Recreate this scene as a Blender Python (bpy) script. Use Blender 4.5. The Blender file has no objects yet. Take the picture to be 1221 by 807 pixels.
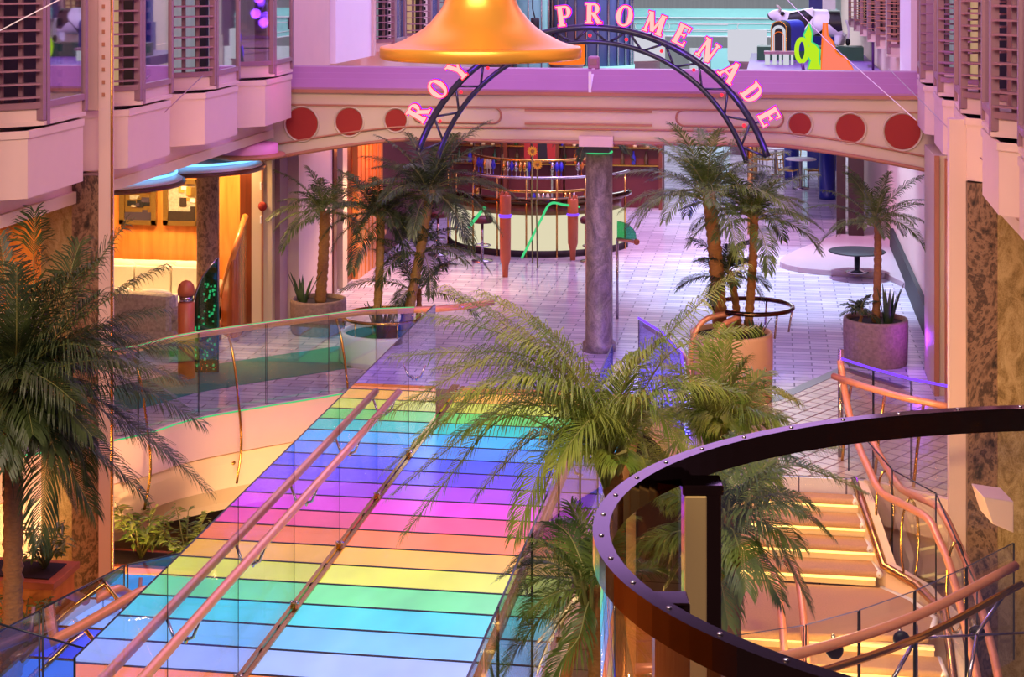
import bpy, math, random
from mathutils import Vector, Matrix
random.seed(7)
S = bpy.context.scene
COL = S.collection
PI = math.pi
# ------------------------------------------------------------------ camera model
F = 2000.0; HOR = -35.0; H = 5.4
TH = math.atan((924 - 610.5) / F); CT, ST = math.cos(TH), math.sin(TH)
def ray(x, y):
    u = (x - 610.5) / F
    return Vector((u*CT - ST, u*ST + CT, -(y - HOR) / F))
CAM = Vector((0, 0, H))
def P(x, y, d): return CAM + ray(x, y) * d
def PZ(x, y, z=0.0):
    r = ray(x, y); return CAM + r * ((z - H) / r.z)
def PY(x, y, Y):
    r = ray(x, y); return CAM + r * (Y / r.y)
def PX(x, y, X):
    r = ray(x, y); return CAM + r * (X / r.x)

# ------------------------------------------------------------------ materials
MAT = {}
def newmat(name):
    m = bpy.data.materials.new(name); m.use_nodes = True
    nt = m.node_tree; nt.nodes.clear()
    out = nt.nodes.new('ShaderNodeOutputMaterial')
    MAT[name] = m
    return m, nt, out
def N(nt, t, **kw):
    n = nt.nodes.new(t)
    for k, v in kw.items():
        if k in n.inputs: n.inputs[k].default_value = v
        else: setattr(n, k, v)
    return n
def rgb(r, g, b):          # 0-255 sRGB to linear
    f = lambda c: (c/255/12.92) if c/255 <= .04045 else ((c/255+.055)/1.055)**2.4
    return (f(r), f(g), f(b), 1)
def coords(nt, scale=(1, 1, 1), rot=(0, 0, 0), kind='Object'):
    tc = nt.nodes.new('ShaderNodeTexCoord'); mp = nt.nodes.new('ShaderNodeMapping')
    mp.inputs['Scale'].default_value = scale; mp.inputs['Rotation'].default_value = rot
    nt.links.new(tc.outputs[kind], mp.inputs['Vector']); return mp.outputs['Vector']
def plain(name, col, rough=.5, metal=0, var=.12, scale=6, bump=0, coat=0, stretch=(1, 1, 1)):
    m, nt, out = newmat(name)
    b = N(nt, 'ShaderNodeBsdfPrincipled', Roughness=rough, Metallic=metal)
    b.inputs['Coat Weight'].default_value = coat
    no = N(nt, 'ShaderNodeTexNoise', Scale=scale, Detail=5)
    nt.links.new(coords(nt, stretch), no.inputs['Vector'])
    mx = N(nt, 'ShaderNodeMix', data_type='RGBA')
    lo = [c*(1-var) for c in col[:3]]+[1]; hi = [min(1, c*(1+var)) for c in col[:3]]+[1]
    mx.inputs[6].default_value = lo; mx.inputs[7].default_value = hi
    nt.links.new(no.outputs['Fac'], mx.inputs[0]); nt.links.new(mx.outputs[2], b.inputs['Base Color'])
    if bump:
        bp = N(nt, 'ShaderNodeBump', Strength=bump, Distance=.02)
        nt.links.new(no.outputs['Fac'], bp.inputs['Height']); nt.links.new(bp.outputs['Normal'], b.inputs['Normal'])
    nt.links.new(b.outputs[0], out.inputs[0]); return m
def glow(name, col, strength):
    m, nt, out = newmat(name)
    e = N(nt, 'ShaderNodeEmission', Color=col, Strength=strength)
    nt.links.new(e.outputs[0], out.inputs[0]); return m
def glass(name, tint=(.93, .97, .97, 1), base=.05, edge=.75, rough=.02, power=3.0):
    m, nt, out = newmat(name)
    t = N(nt, 'ShaderNodeBsdfTransparent', Color=tint)
    g = N(nt, 'ShaderNodeBsdfGlossy', Roughness=rough); g.inputs['Color'].default_value = (.95, .95, 1, 1)
    lw = N(nt, 'ShaderNodeLayerWeight', Blend=.5)
    pw = N(nt, 'ShaderNodeMath', operation='POWER'); pw.inputs[1].default_value = power
    nt.links.new(lw.outputs['Facing'], pw.inputs[0])
    mr = N(nt, 'ShaderNodeMapRange'); mr.inputs['To Min'].default_value = base; mr.inputs['To Max'].default_value = edge
    nt.links.new(pw.outputs[0], mr.inputs['Value'])
    mx = N(nt, 'ShaderNodeMixShader')
    nt.links.new(mr.outputs[0], mx.inputs[0]); nt.links.new(t.outputs[0], mx.inputs[1]); nt.links.new(g.outputs[0], mx.inputs[2])
    nt.links.new(mx.outputs[0], out.inputs[0]); return m
def ramp2(nt, fac, stops):
    r = nt.nodes.new('ShaderNodeValToRGB')
    while len(r.color_ramp.elements) < len(stops): r.color_ramp.elements.new(.5)
    for e, (p, c) in zip(r.color_ramp.elements, stops): e.position = p; e.color = c
    nt.links.new(fac, r.inputs[0]); return r.outputs[0]
def wood(name, c1, c2, rough=.35, stretch=(1, 1, .12), scale=9, coat=.3):
    m, nt, out = newmat(name)
    b = N(nt, 'ShaderNodeBsdfPrincipled', Roughness=rough); b.inputs['Coat Weight'].default_value = coat
    no = N(nt, 'ShaderNodeTexNoise', Scale=scale, Detail=6, Distortion=.6)
    nt.links.new(coords(nt, stretch), no.inputs['Vector'])
    nt.links.new(ramp2(nt, no.outputs['Fac'], [(.3, c1), (.7, c2)]), b.inputs['Base Color'])
    nt.links.new(b.outputs[0], out.inputs[0]); return m
def marble(name, stops, scale=3, dist=3.5, rough=.25):
    m, nt, out = newmat(name)
    b = N(nt, 'ShaderNodeBsdfPrincipled', Roughness=rough)
    v = coords(nt, (1, 1, .6), (0, .3, 0))
    n1 = N(nt, 'ShaderNodeTexNoise', Scale=scale, Detail=8, Roughness=.7, Distortion=dist)
    nt.links.new(v, n1.inputs['Vector'])
    n2 = N(nt, 'ShaderNodeTexNoise', Scale=scale*18, Detail=3)
    nt.links.new(v, n2.inputs['Vector'])
    ad = N(nt, 'ShaderNodeMath', operation='MULTIPLY_ADD'); ad.inputs[1].default_value = .35
    nt.links.new(n2.outputs['Fac'], ad.inputs[0]); nt.links.new(n1.outputs['Fac'], ad.inputs[2])
    nt.links.new(ramp2(nt, ad.outputs[0], stops), b.inputs['Base Color'])
    nt.links.new(b.outputs[0], out.inputs[0]); return m
def tiles(name, c1, c2, cm, bw, rh, rough=.2, mortar=.012, rot=0, offset=.5, spec=.5, rbump=.05):
    m, nt, out = newmat(name)
    b = N(nt, 'ShaderNodeBsdfPrincipled', Roughness=rough)
    b.inputs['Specular IOR Level'].default_value = spec
    br = N(nt, 'ShaderNodeTexBrick', Color1=c1, Color2=c2, Mortar=cm, Scale=1.0)
    br.inputs['Brick Width'].default_value = bw; br.inputs['Row Height'].default_value = rh
    br.inputs['Mortar Size'].default_value = mortar; br.offset = offset
    v = coords(nt, (1, 1, 1), (0, 0, rot))
    nt.links.new(v, br.inputs['Vector'])
    no = N(nt, 'ShaderNodeTexNoise', Scale=2.2, Detail=5); nt.links.new(v, no.inputs['Vector'])
    mx = N(nt, 'ShaderNodeMix', data_type='RGBA', blend_type='MULTIPLY'); mx.inputs[0].default_value = .35
    nt.links.new(br.outputs['Color'], mx.inputs[6]); nt.links.new(no.outputs['Fac'], mx.inputs[7])
    nt.links.new(mx.outputs[2], b.inputs['Base Color'])
    ro = N(nt, 'ShaderNodeMath', operation='MULTIPLY_ADD'); ro.inputs[1].default_value = .5; ro.inputs[2].default_value = rough
    nt.links.new(br.outputs['Fac'], ro.inputs[0]); nt.links.new(ro.outputs[0], b.inputs['Roughness'])
    bp = N(nt, 'ShaderNodeBump', Strength=rbump, Distance=.01)
    n3 = N(nt, 'ShaderNodeTexNoise', Scale=9, Detail=2); nt.links.new(v, n3.inputs['Vector'])
    nt.links.new(n3.outputs['Fac'], bp.inputs['Height']); nt.links.new(bp.outputs['Normal'], b.inputs['Normal'])
    nt.links.new(b.outputs[0], out.inputs[0]); return m

plain('plaster_pink', rgb(212, 182, 172), .55, scale=3, var=.05)
plain('plaster_tan', rgb(204, 184, 156), .55, scale=3, var=.05)
plain('plaster_cream', rgb(236, 208, 180), .5, scale=2, var=.04)
plain('bridge_ledge', rgb(164, 112, 146), .45, scale=3, var=.05)
plain('coral_trim', rgb(170, 112, 84), .5, var=.05)
plain('red_disc', rgb(150, 36, 24), .75, var=.06, scale=12)
plain('louvre_metal', rgb(150, 112, 124), .4, metal=.25, var=.06)
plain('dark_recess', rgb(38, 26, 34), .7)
plain('curtain', rgb(150, 128, 108), .8, scale=14, stretch=(1, 1, .02), var=.35)
plain('room_dark', rgb(58, 44, 62), .8)
plain('bronze', rgb(88, 66, 46), .1, metal=1, var=.12, scale=3)
plain('gold_panel', rgb(244, 212, 132), .3, metal=.5, var=.15, scale=3, stretch=(1, 1, .3))
plain('brass', rgb(206, 160, 84), .2, metal=1, var=.08)
plain('copper_rail', rgb(222, 150, 112), .32, metal=.3, var=.05)
plain('steel', rgb(185, 180, 190), .2, metal=1, var=.05)
plain('black_rubber', rgb(24, 20, 22), .4)
plain('dark_metal', rgb(52, 54, 68), .35, metal=.7, var=.05)
plain('glass_edge', rgb(28, 38, 44), .3, var=.02)
plain('carpet', rgb(192, 148, 108), .95, scale=60, var=.2, bump=.2)
plain('concrete_planter', rgb(140, 112, 98), .8, scale=22, var=.55, bump=.5)
plain('soil', rgb(48, 34, 26), .95, scale=30, var=.4)
plain('cream_fabric', rgb(232, 224, 205), .85, scale=30, var=.05)
plain('tweed_fabric', rgb(168, 158, 140), .9, scale=26, var=.55)
plain('terracotta', rgb(186, 100, 60), .4, var=.08)
plain('tan_drum', rgb(206, 164, 124), .45, var=.08)
plain('platform_pale', rgb(176, 152, 160), .3, var=.04)
plain('white_paint', rgb(235, 230, 235), .4, var=.03)
plain('teal_paint', rgb(150, 220, 215), .45, var=.04)
plain('black_paint', rgb(16, 14, 18), .6)
plain('post_dark', rgb(50, 25, 17), .5)
plain('blue_paint', rgb(24, 36, 130), .35, var=.05)
plain('maroon', rgb(84, 26, 34), .5, var=.2)
plain('cow_white', rgb(238, 236, 240), .4, var=.02)
plain('pink_hoof', rgb(222, 160, 150), .5)
plain('gold_frame', rgb(150, 118, 62), .35, metal=.6, var=.15, scale=30)
plain('yellow_petal', rgb(240, 196, 50), .6)
plain('purple_paint', rgb(88, 44, 120), .4)
wood('wood_orange', rgb(206, 120, 48), rgb(232, 150, 70))
wood('wood_red', rgb(150, 74, 36), rgb(186, 98, 50), rough=.25)
wood('wood_dark', rgb(84, 36, 20), rgb(112, 54, 30))
marble('marble', [(.5, rgb(64, 46, 38)), (.6, rgb(112, 84, 70)), (.68, rgb(150, 118, 100)), (.76, rgb(88, 64, 54)), (.88, rgb(134, 102, 86))], scale=1.5, dist=5, rough=.5)
marble('marble_swirl', [(.5, rgb(34, 24, 20)), (.6, rgb(104, 76, 58)), (.68, rgb(146, 112, 88)), (.76, rgb(60, 42, 34)), (.88, rgb(126, 92, 72))], scale=1.3, dist=6, rough=.55)
marble('granite_gold', [(.4, rgb(84, 70, 44)), (.6, rgb(150, 124, 78)), (.8, rgb(186, 160, 112))], scale=7, dist=1)
marble('granite_grey', [(.4, rgb(66, 56, 50)), (.6, rgb(108, 96, 86)), (.8, rgb(148, 134, 120))], scale=4, dist=2, rough=.4)
tiles('floor_tile', rgb(228, 218, 234), rgb(196, 182, 206), rgb(104, 92, 118), .5, .17, rough=.15, rot=0, mortar=.01)
tiles('floor_beige', rgb(226, 206, 172), rgb(206, 186, 156), rgb(150, 124, 106), .2, .2, rough=.25, offset=0, rot=.55, mortar=.012)
tiles('floor_lower', rgb(188, 160, 130), rgb(170, 140, 116), rgb(96, 74, 62), .6, .6, rough=.3, offset=0)
plain('floor_border', rgb(92, 76, 84), .3)
glass('glass_clear', (.95, .98, .98, 1), .03, .5)
glass('glass_tint', (.86, .96, .95, 1), .08, .6)
glass('glass_mirror', (.80, .82, .86, 1), .3, .92, power=1.2)
glass('glass_window', (.62, .56, .66, 1), .28, .75, power=2)
glass('glass_drum', (.92, .96, 1, 1), .06, .95, power=2)
glass('glass_blue_sheen', (.62, .76, 1, 1), .2, .85, power=1.5)  # blue tint stands in for the walkway's blue reflection
glass('glass_neon_reflection', (.42, .46, 1, 1), .1, .6)  # deep blue tint in place of reflected blue neon
glass('glass_green', (.25, .75, .5, 1), .1, .6)
glow('neon_blue', rgb(110, 190, 255), 2.6)
glow('neon_green', rgb(80, 225, 140), .9)
glow('neon_violet', rgb(110, 60, 255), 2)
glow('neon_pink', rgb(255, 80, 190), 5)
glow('neon_red', rgb(255, 50, 40), 3)
glow('letter_face', rgb(255, 176, 170), 1.4)
glow('letter_outline', rgb(255, 40, 60), 2.0)
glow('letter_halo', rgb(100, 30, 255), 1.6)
glow('led_warm', rgb(255, 206, 110), 3.0)
glow('lamp_white', rgb(255, 244, 230), 4)
glow('lamp_warm', rgb(255, 190, 110), 5)
glow('lit_cream', rgb(236, 226, 190), .9)
glow('lit_white', rgb(232, 232, 245), .8)
glow('lit_orange', rgb(255, 120, 40), 1.0)
glow('lit_lime', rgb(190, 235, 40), 1.0)
glow('lit_coral', rgb(255, 130, 105), 1.0)
glow('led_curtain', rgb(60, 220, 130), .55)

# gold bell
m, nt, out = newmat('gold')
b = N(nt, 'ShaderNodeBsdfPrincipled', Roughness=.36, Metallic=.6)
b.inputs['Base Color'].default_value = rgb(248, 176, 66)
no = N(nt, 'ShaderNodeTexNoise', Scale=5, Detail=6); nt.links.new(coords(nt), no.inputs['Vector'])
bp = N(nt, 'ShaderNodeBump', Strength=.05, Distance=.02); nt.links.new(no.outputs['Fac'], bp.inputs['Height'])
nt.links.new(bp.outputs['Normal'], b.inputs['Normal']); nt.links.new(b.outputs[0], out.inputs[0])
# leaves
def leafmat(name, c1, c2, rough=.45):
    m, nt, out = newmat(name)
    b = N(nt, 'ShaderNodeBsdfPrincipled', Roughness=rough)
    no = N(nt, 'ShaderNodeTexNoise', Scale=3.5, Detail=4); nt.links.new(coords(nt), no.inputs['Vector'])
    col = ramp2(nt, no.outputs['Fac'], [(.35, c1), (.65, c2)])
    nt.links.new(col, b.inputs['Base Color'])
    tr = N(nt, 'ShaderNodeBsdfTranslucent'); nt.links.new(col, tr.inputs['Color'])
    mx = N(nt, 'ShaderNodeMixShader'); mx.inputs[0].default_value = .3
    nt.links.new(b.outputs[0], mx.inputs[1]); nt.links.new(tr.outputs[0], mx.inputs[2])
    nt.links.new(mx.outputs[0], out.inputs[0])
leafmat('leaf', rgb(58, 84, 34), rgb(112, 132, 58))
leafmat('leaf_bright', rgb(92, 124, 40), rgb(160, 172, 76))
leafmat('leaf_dark', rgb(34, 54, 26), rgb(76, 92, 44))
leafmat('blade', rgb(36, 58, 34), rgb(84, 104, 56))
plain('rachis', rgb(126, 128, 66), .5, var=.1)
plain('bark', rgb(150, 102, 54), .9, scale=24, var=.4, bump=.6, stretch=(1, 1, 2))
plain('bark_pale', rgb(168, 128, 70), .9, scale=24, var=.35, bump=.6, stretch=(1, 1, 2))
# rainbow panel glow materials
RAIN = [(150, 185, 255), (110, 195, 250), (70, 215, 230), (110, 230, 150), (225, 235, 90), (250, 190, 80), (250, 135, 85), (248, 100, 150),
        (232, 84, 225), (175, 84, 250), (112, 84, 255), (84, 100, 255), (84, 145, 255), (70, 185, 250), (50, 205, 195), (105, 215, 105), (205, 220, 80), (245, 185, 70), (248, 140, 70)]
for i, c in enumerate(RAIN):
    m, nt, out = newmat('panel_glow_%d' % i)
    b = N(nt, 'ShaderNodeBsdfPrincipled', Roughness=.25); b.inputs['Base Color'].default_value = [x*.5 for x in rgb(*c)[:3]]+[1]
    no = N(nt, 'ShaderNodeTexNoise', Scale=2.5, Detail=2); nt.links.new(coords(nt, (1, .5, 1)), no.inputs['Vector'])
    mr = N(nt, 'ShaderNodeMapRange'); mr.inputs['To Min'].default_value = .55; mr.inputs['To Max'].default_value = 1.0
    nt.links.new(no.outputs['Fac'], mr.inputs['Value'])
    b.inputs['Emission Color'].default_value = rgb(*c); nt.links.new(mr.outputs[0], b.inputs['Emission Strength'])
    nt.links.new(b.outputs[0], out.inputs[0])

# ------------------------------------------------------------------ mesh builder
class MB:
    def __init__(s): s.v = []; s.f = []; s.mi = []; s.mats = []; s.sm = []
    def m(s, mat):
        if mat not in s.mats: s.mats.append(mat)
        return s.mats.index(mat)
    def add(s, vs, fs, mat, smooth=False):
        o = len(s.v); s.v += [tuple(v) for v in vs]; k = s.m(mat)
        for f in fs: s.f.append([i+o for i in f]); s.mi.append(k); s.sm.append(smooth)
        return s
    def box(s, c, d, mat, rz=0, M=None):
        hx, hy, hz = d[0]/2, d[1]/2, d[2]/2
        vs = [Vector((x*hx, y*hy, z*hz)) for z in (-1, 1) for y in (-1, 1) for x in (-1, 1)]
        R = M if M is not None else Matrix.Rotation(rz, 3, 'Z')
        vs = [R @ v + Vector(c) for v in vs]
        return s.add(vs, [(0, 2, 3, 1), (4, 5, 7, 6), (0, 1, 5, 4), (2, 6, 7, 3), (0, 4, 6, 2), (1, 3, 7, 5)], mat)
    def bb(s, lo, hi, mat):
        return s.box([(a+b)/2 for a, b in zip(lo, hi)], [abs(b-a) for a, b in zip(lo, hi)], mat)
    def bar(s, a, b, w, h, mat):           # rectangular bar between two points
        a, b = Vector(a), Vector(b); t = (b-a); L = t.length; t.normalize()
        up = Vector((0, 0, 1)) if abs(t.z) < .95 else Vector((0, 1, 0))
        x = t.cross(up).normalized(); z = x.cross(t)
        M = Matrix((x, t, z)).transposed()
        return s.box((a+b)/2, (w, L, h), mat, M=M)
    def prism(s, poly, z0, z1, mat):
        n = len(poly)
        a = sum(poly[i][0]*poly[(i+1) % n][1]-poly[(i+1) % n][0]*poly[i][1] for i in range(n))
        if a < 0: poly = poly[::-1]
        vs = [(x, y, z0) for x, y in poly]+[(x, y, z1) for x, y in poly]
        fs = [list(range(n))[::-1], list(range(n, 2*n))]+[(i, (i+1) % n, n+(i+1) % n, n+i) for i in range(n)]
        return s.add(vs, fs, mat)
    def extrude(s, poly, o, ax, ay, an, t, mat, holes=None):   # polygon in plane (ax, ay) at o, thickness t along an
        o, ax, ay, an = Vector(o), Vector(ax), Vector(ay), Vector(an)
        n = len(poly)
        vs = [o+ax*x+ay*y for x, y in poly]; vs += [v+an*t for v in vs]
        fs = [list(range(n)), list(range(n, 2*n))[::-1]]+[(i, n+i, n+(i+1) % n, (i+1) % n) for i in range(n)]
        return s.add(vs, fs, mat)
    def tube(s, pts, r, mat, n=8, closed=False, cap=True):
        pts = [Vector(p) for p in pts]; L = len(pts); rs = r if isinstance(r, (list, tuple)) else [r]*L
        vs = []; fs = []; prev = None
        for i, p in enumerate(pts):
            if closed: t = pts[(i+1) % L]-pts[i-1]
            else: t = pts[min(i+1, L-1)]-pts[max(i-1, 0)]
            t.normalize()
            if prev is None:
                x = t.cross(Vector((0, 0, 1)));
                if x.length < .05: x = t.cross(Vector((0, 1, 0)))
                x.normalize()
            else:
                x = prev-t*prev.dot(t)
                if x.length < 1e-4: x = t.cross(Vector((0, 0, 1)))
                x.normalize()
            prev = x; y = t.cross(x)
            for k in range(n):
                a = 2*PI*k/n; vs.append(p+(x*math.cos(a)+y*math.sin(a))*rs[i])
        for i in range(L if closed else L-1):
            j = (i+1) % L
            for k in range(n): fs.append((i*n+k, i*n+(k+1) % n, j*n+(k+1) % n, j*n+k))
        if cap and not closed: fs += [list(range(n))[::-1], list(range((L-1)*n, L*n))]
        return s.add(vs, fs, mat, True)
    def lathe(s, prof, mat, n=24, c=(0, 0, 0), smooth=True, cap=True):
        vs = []; fs = []
        for r, z in prof:
            for k in range(n): a = 2*PI*k/n; vs.append((c[0]+r*math.cos(a), c[1]+r*math.sin(a), c[2]+z))
        for i in range(len(prof)-1):
            for k in range(n): fs.append((i*n+k, i*n+(k+1) % n, (i+1)*n+(k+1) % n, (i+1)*n+k))
        if cap: fs += [list(range(n))[::-1], list(range((len(prof)-1)*n, len(prof)*n))]
        return s.add(vs, fs, mat, smooth)
    def ball(s, c, r, mat, n=10, sq=(1, 1, 1)):
        vs = []; fs = []; h = n//2+1
        for i in range(h+1):
            p = PI*i/h
            for k in range(n):
                a = 2*PI*k/n; vs.append((c[0]+r*sq[0]*math.sin(p)*math.cos(a), c[1]+r*sq[1]*math.sin(p)*math.sin(a), c[2]+r*sq[2]*math.cos(p)))
        for i in range(h):
            for k in range(n): fs.append((i*n+k, (i+1)*n+k, (i+1)*n+(k+1) % n, i*n+(k+1) % n))
        return s.add(vs, fs, mat, True)
    def strip(s, pts, z0, z1, mat, th=0.0):     # vertical sheet along a plan polyline; pts (x,y) or (x,y,z)
        pts = [Vector((p[0], p[1], p[2] if len(p) > 2 else 0)) for p in pts]
        nrm = []
        for i in range(len(pts)):
            t = pts[min(i+1, len(pts)-1)]-pts[max(i-1, 0)]; t.z = 0; t.normalize(); nrm.append(Vector((-t.y, t.x, 0)))
        vs = []
        for p, q in zip(pts, nrm):
            for sgn in ((-.5, .5) if th else (0,)):
                for z in (z0, z1): vs.append(p+q*th*sgn+Vector((0, 0, z)))
        w = 4 if th else 2; fs = []
        for i in range(len(pts)-1):
            a, b = i*w, (i+1)*w
            if th: fs += [(a, b, b+1, a+1), (a+2, a+3, b+3, b+2), (a+1, b+1, b+3, a+3), (a, a+2, b+2, b)]
            else: fs.append((a, b, b+1, a+1))
        if th: fs += [(0, 1, 3, 2), (len(vs)-4, len(vs)-2, len(vs)-1, len(vs)-3)]
        return s.add(vs, fs, mat, True if len(pts) > 2 else False)
    def build(s, name, parent=None, bevel=0):
        me = bpy.data.meshes.new(name); me.from_pydata(s.v, [], s.f)
        for q in s.mats: me.materials.append(MAT[q])
        me.polygons.foreach_set('material_index', s.mi); me.polygons.foreach_set('use_smooth', s.sm); me.update()
        o = bpy.data.objects.new(name, me); COL.objects.link(o)
        if parent is not None:
            o.parent = parent; o.matrix_parent_inverse = Matrix.Identity(4)
            if parent.get('_off'):
                o.location = -Vector(parent['_off'])
        if bevel:
            bv = o.modifiers.new('bevel', 'BEVEL'); bv.width = bevel; bv.segments = 2; bv.limit_method = 'ANGLE'
        return o
def tag(o, label, cat, group=None, kind=None):
    o['label'] = label; o['category'] = cat
    if group: o['group'] = group
    if kind: o['kind'] = kind
    return o
def thing(name, label, cat, loc=(0, 0, 0), group=None, world=False):
    """Empty at the thing's base. world=True: its parts are written in world coordinates."""
    o = bpy.data.objects.new(name, None); COL.objects.link(o); o.location = loc; o.empty_display_size = .1
    if world: o['_off'] = tuple(loc)
    return tag(o, label, cat, group)
def struct(o):
    o['kind'] = 'structure'; return o
def copy_tree(o, loc=None, rz=None, label=None, parent=None):
    c = o.copy(); COL.objects.link(c)
    if parent is not None: c.parent = parent
    for ch in list(o.children): copy_tree(ch, parent=c)
    if loc is not None: c.location = loc
    if rz is not None: c.rotation_euler = (0, 0, rz)
    if label: c['label'] = label
    return c
def arc(cx, cy, r, a0, a1, n, z=None, ry=None):
    ry = r if ry is None else ry
    out = []
    for i in range(n+1):
        a = a0+(a1-a0)*i/n; p = (cx+r*math.cos(a), cy+ry*math.sin(a))
        out.append(p if z is None else (p[0], p[1], z))
    return out
def spline(pts, n=6):                      # catmull-rom through points
    pts = [Vector(p) for p in pts]; q = [pts[0]*2-pts[1]]+pts+[pts[-1]*2-pts[-2]]; out = []
    for i in range(1, len(q)-2):
        for k in range(n):
            t = k/n; a, b, c, d = q[i-1], q[i], q[i+1], q[i+2]
            out.append(.5*((2*b)+(-a+c)*t+(2*a-5*b+4*c-d)*t*t+(-a+3*b-3*c+d)*t**3))
    out.append(pts[-1]); return out

# ================================================================== SETTING
plain('lit_curtain', rgb(214, 190, 150), .8, scale=10, stretch=(1, 1, .02), var=.3)
mm = MAT['lit_curtain'].node_tree.nodes['Principled BSDF']
mm.inputs['Emission Color'].default_value = rgb(255, 214, 150); mm.inputs['Emission Strength'].default_value = .35
plain('cool_curtain', rgb(170, 176, 176), .8, scale=10, stretch=(1, 1, .02), var=.3)
mm = MAT['cool_curtain'].node_tree.nodes['Principled BSDF']
mm.inputs['Emission Color'].default_value = rgb(190, 200, 205); mm.inputs['Emission Strength'].default_value = .3
FLW = -2.9                                   # lower deck level
edge = [(-13, 16.2), (-9, 17.2), (-7.47, 18.35), (-6.98, 19.23), (-6.37, 19.9), (-5.69, 20.54), (-5.2, 21.0), (-4.6, 21.25)]
edge_s = [tuple(v)[:2] for v in spline([(x, y, 0) for x, y in edge], 4)]
redge = [(-1.6, 21.25), (-1.25, 20.3), (-.95, 19.2), (-.85, 18.15), (.95, 18.15), (1.9, 17.5), (3.2, 17.2)]
poly = edge_s + redge + [(7, 17.2), (7, 84), (-16, 84), (-16, 16.2)]
struct(MB().prism(poly, -.32, 0, 'floor_tile').build('floor'))
b = [(-.85, 18.2), (-.9, 20.5), (.02, 21.35), (.9, 23.1), (1.6, 22.2), (2.1, 21.2), (2.1, 17.6), (1.85, 17.6), (.95, 18.2)]
struct(MB().prism(b, .002, .006, 'floor_beige').build('trim_1'))
mb = MB()
for (a, c) in (((-.95, 20.45), (.02, 21.38)), ((.02, 21.38), (.92, 23.15)), ((.92, 23.15), (1.65, 22.2))): mb.bar((a[0], a[1], .006), (c[0], c[1], .006), .16, .008, 'floor_border')
struct(mb.build('trim_2'))
# teal carpet runner set into the promenade floor behind the balcony rail
inn = [(x-.35, y+1.3) for x, y in edge_s[6:]]; outr = [(x-.9, y+2.5) for x, y in edge_s[6:]]
plain('carpet_teal', rgb(24, 120, 104), .6, var=.25, scale=5)
struct(MB().prism(inn + outr[::-1], .002, .007, 'carpet_teal').build('trim_3'))
# lower deck
struct(MB().bb((-13, 3, FLW-.2), (5, 24, FLW), 'floor_lower').build('floor_lower'))
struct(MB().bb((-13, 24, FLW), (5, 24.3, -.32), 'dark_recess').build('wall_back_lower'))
struct(MB().bb((-13, 3, FLW), (-12.8, 24, 3.1), 'wood_orange').build('wall_left_lower'))
# balcony fascia under the promenade edge: pink band, cove, cream flared panel and a rounded lip
fas = [v for v in edge_s if v[0] > -12]
def offs(pl, k):
    out = []
    for i, p in enumerate(pl):
        t = Vector(pl[min(i+1, len(pl)-1)])-Vector(pl[max(i-1, 0)]); t.normalize(); out.append((p[0]+t.y*k, p[1]-t.x*k))
    return out
def loft(name, secs, mats, pl):
    mb = MB(); rows = [[(x, y, z) for x, y in offs(pl, k)] for k, z in secs]
    for j in range(len(rows)-1):
        n = len(pl); vs = rows[j]+rows[j+1]
        mb.add(vs, [(i, i+1, n+i+1, n+i) for i in range(n-1)], mats[j], True)
    return struct(mb.build(name))
loft('trim_4', [(-.02, .02), (.06, .02), (.06, -.47), (-.05, -.49)], ['plaster_pink']*3, fas)
loft('trim_5', [(-.18, -.47), (.0, -.5), (-.02, -.62), (-.12, -.95), (-.3, -1.18), (-.34, -1.28), (-.6, -1.28)], ['plaster_cream']*3+['plaster_tan']*3, fas)
rf = [(-.85, 18.15), (.95, 18.15), (1.9, 17.5), (3.2, 17.2)]
loft('trim_6', [(-.02, .015), (.04, .015), (.04, -.42), (-.1, -.45), (-.1, -.9)], ['plaster_pink']*4, rf[1:])
loft('trim_7', [(-.02, .012), (.04, .012), (.04, -.42), (-.1, -.45), (-.4, -1.2)], ['plaster_pink', 'plaster_pink', 'plaster_tan', 'plaster_cream'], redge[:4])
# upper storeys
ZB = 3.05
struct(MB().bb((-7.6, 9, ZB), (-7.2, 60, 9), 'plaster_pink').build('wall_left'))
struct(MB().bb((2.3, 9, ZB), (2.7, 60, 9), 'plaster_pink').build('wall_right'))
struct(MB().bb((-13, 9, ZB), (-7.6, 25.2, ZB+.25), 'plaster_tan').bb((-7.6, 9, ZB-.06), (-7.15, 23.4, ZB+.06), 'plaster_tan').build('ceiling_left'))
struct(MB().bb((2.2, 9, ZB-.06), (4, 23.4, ZB+.06), 'plaster_tan').build('ceiling_right'))
struct(MB().bb((2.25, 17.6, 0), (2.6, 60, ZB), 'plaster_pink').build('wall_right_lower'))
struct(MB().bb((-16, 84, 0), (7, 84.3, 9), 'cool_curtain').build('wall_back'))  # glows with the curtain material, added fill for the far end
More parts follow.
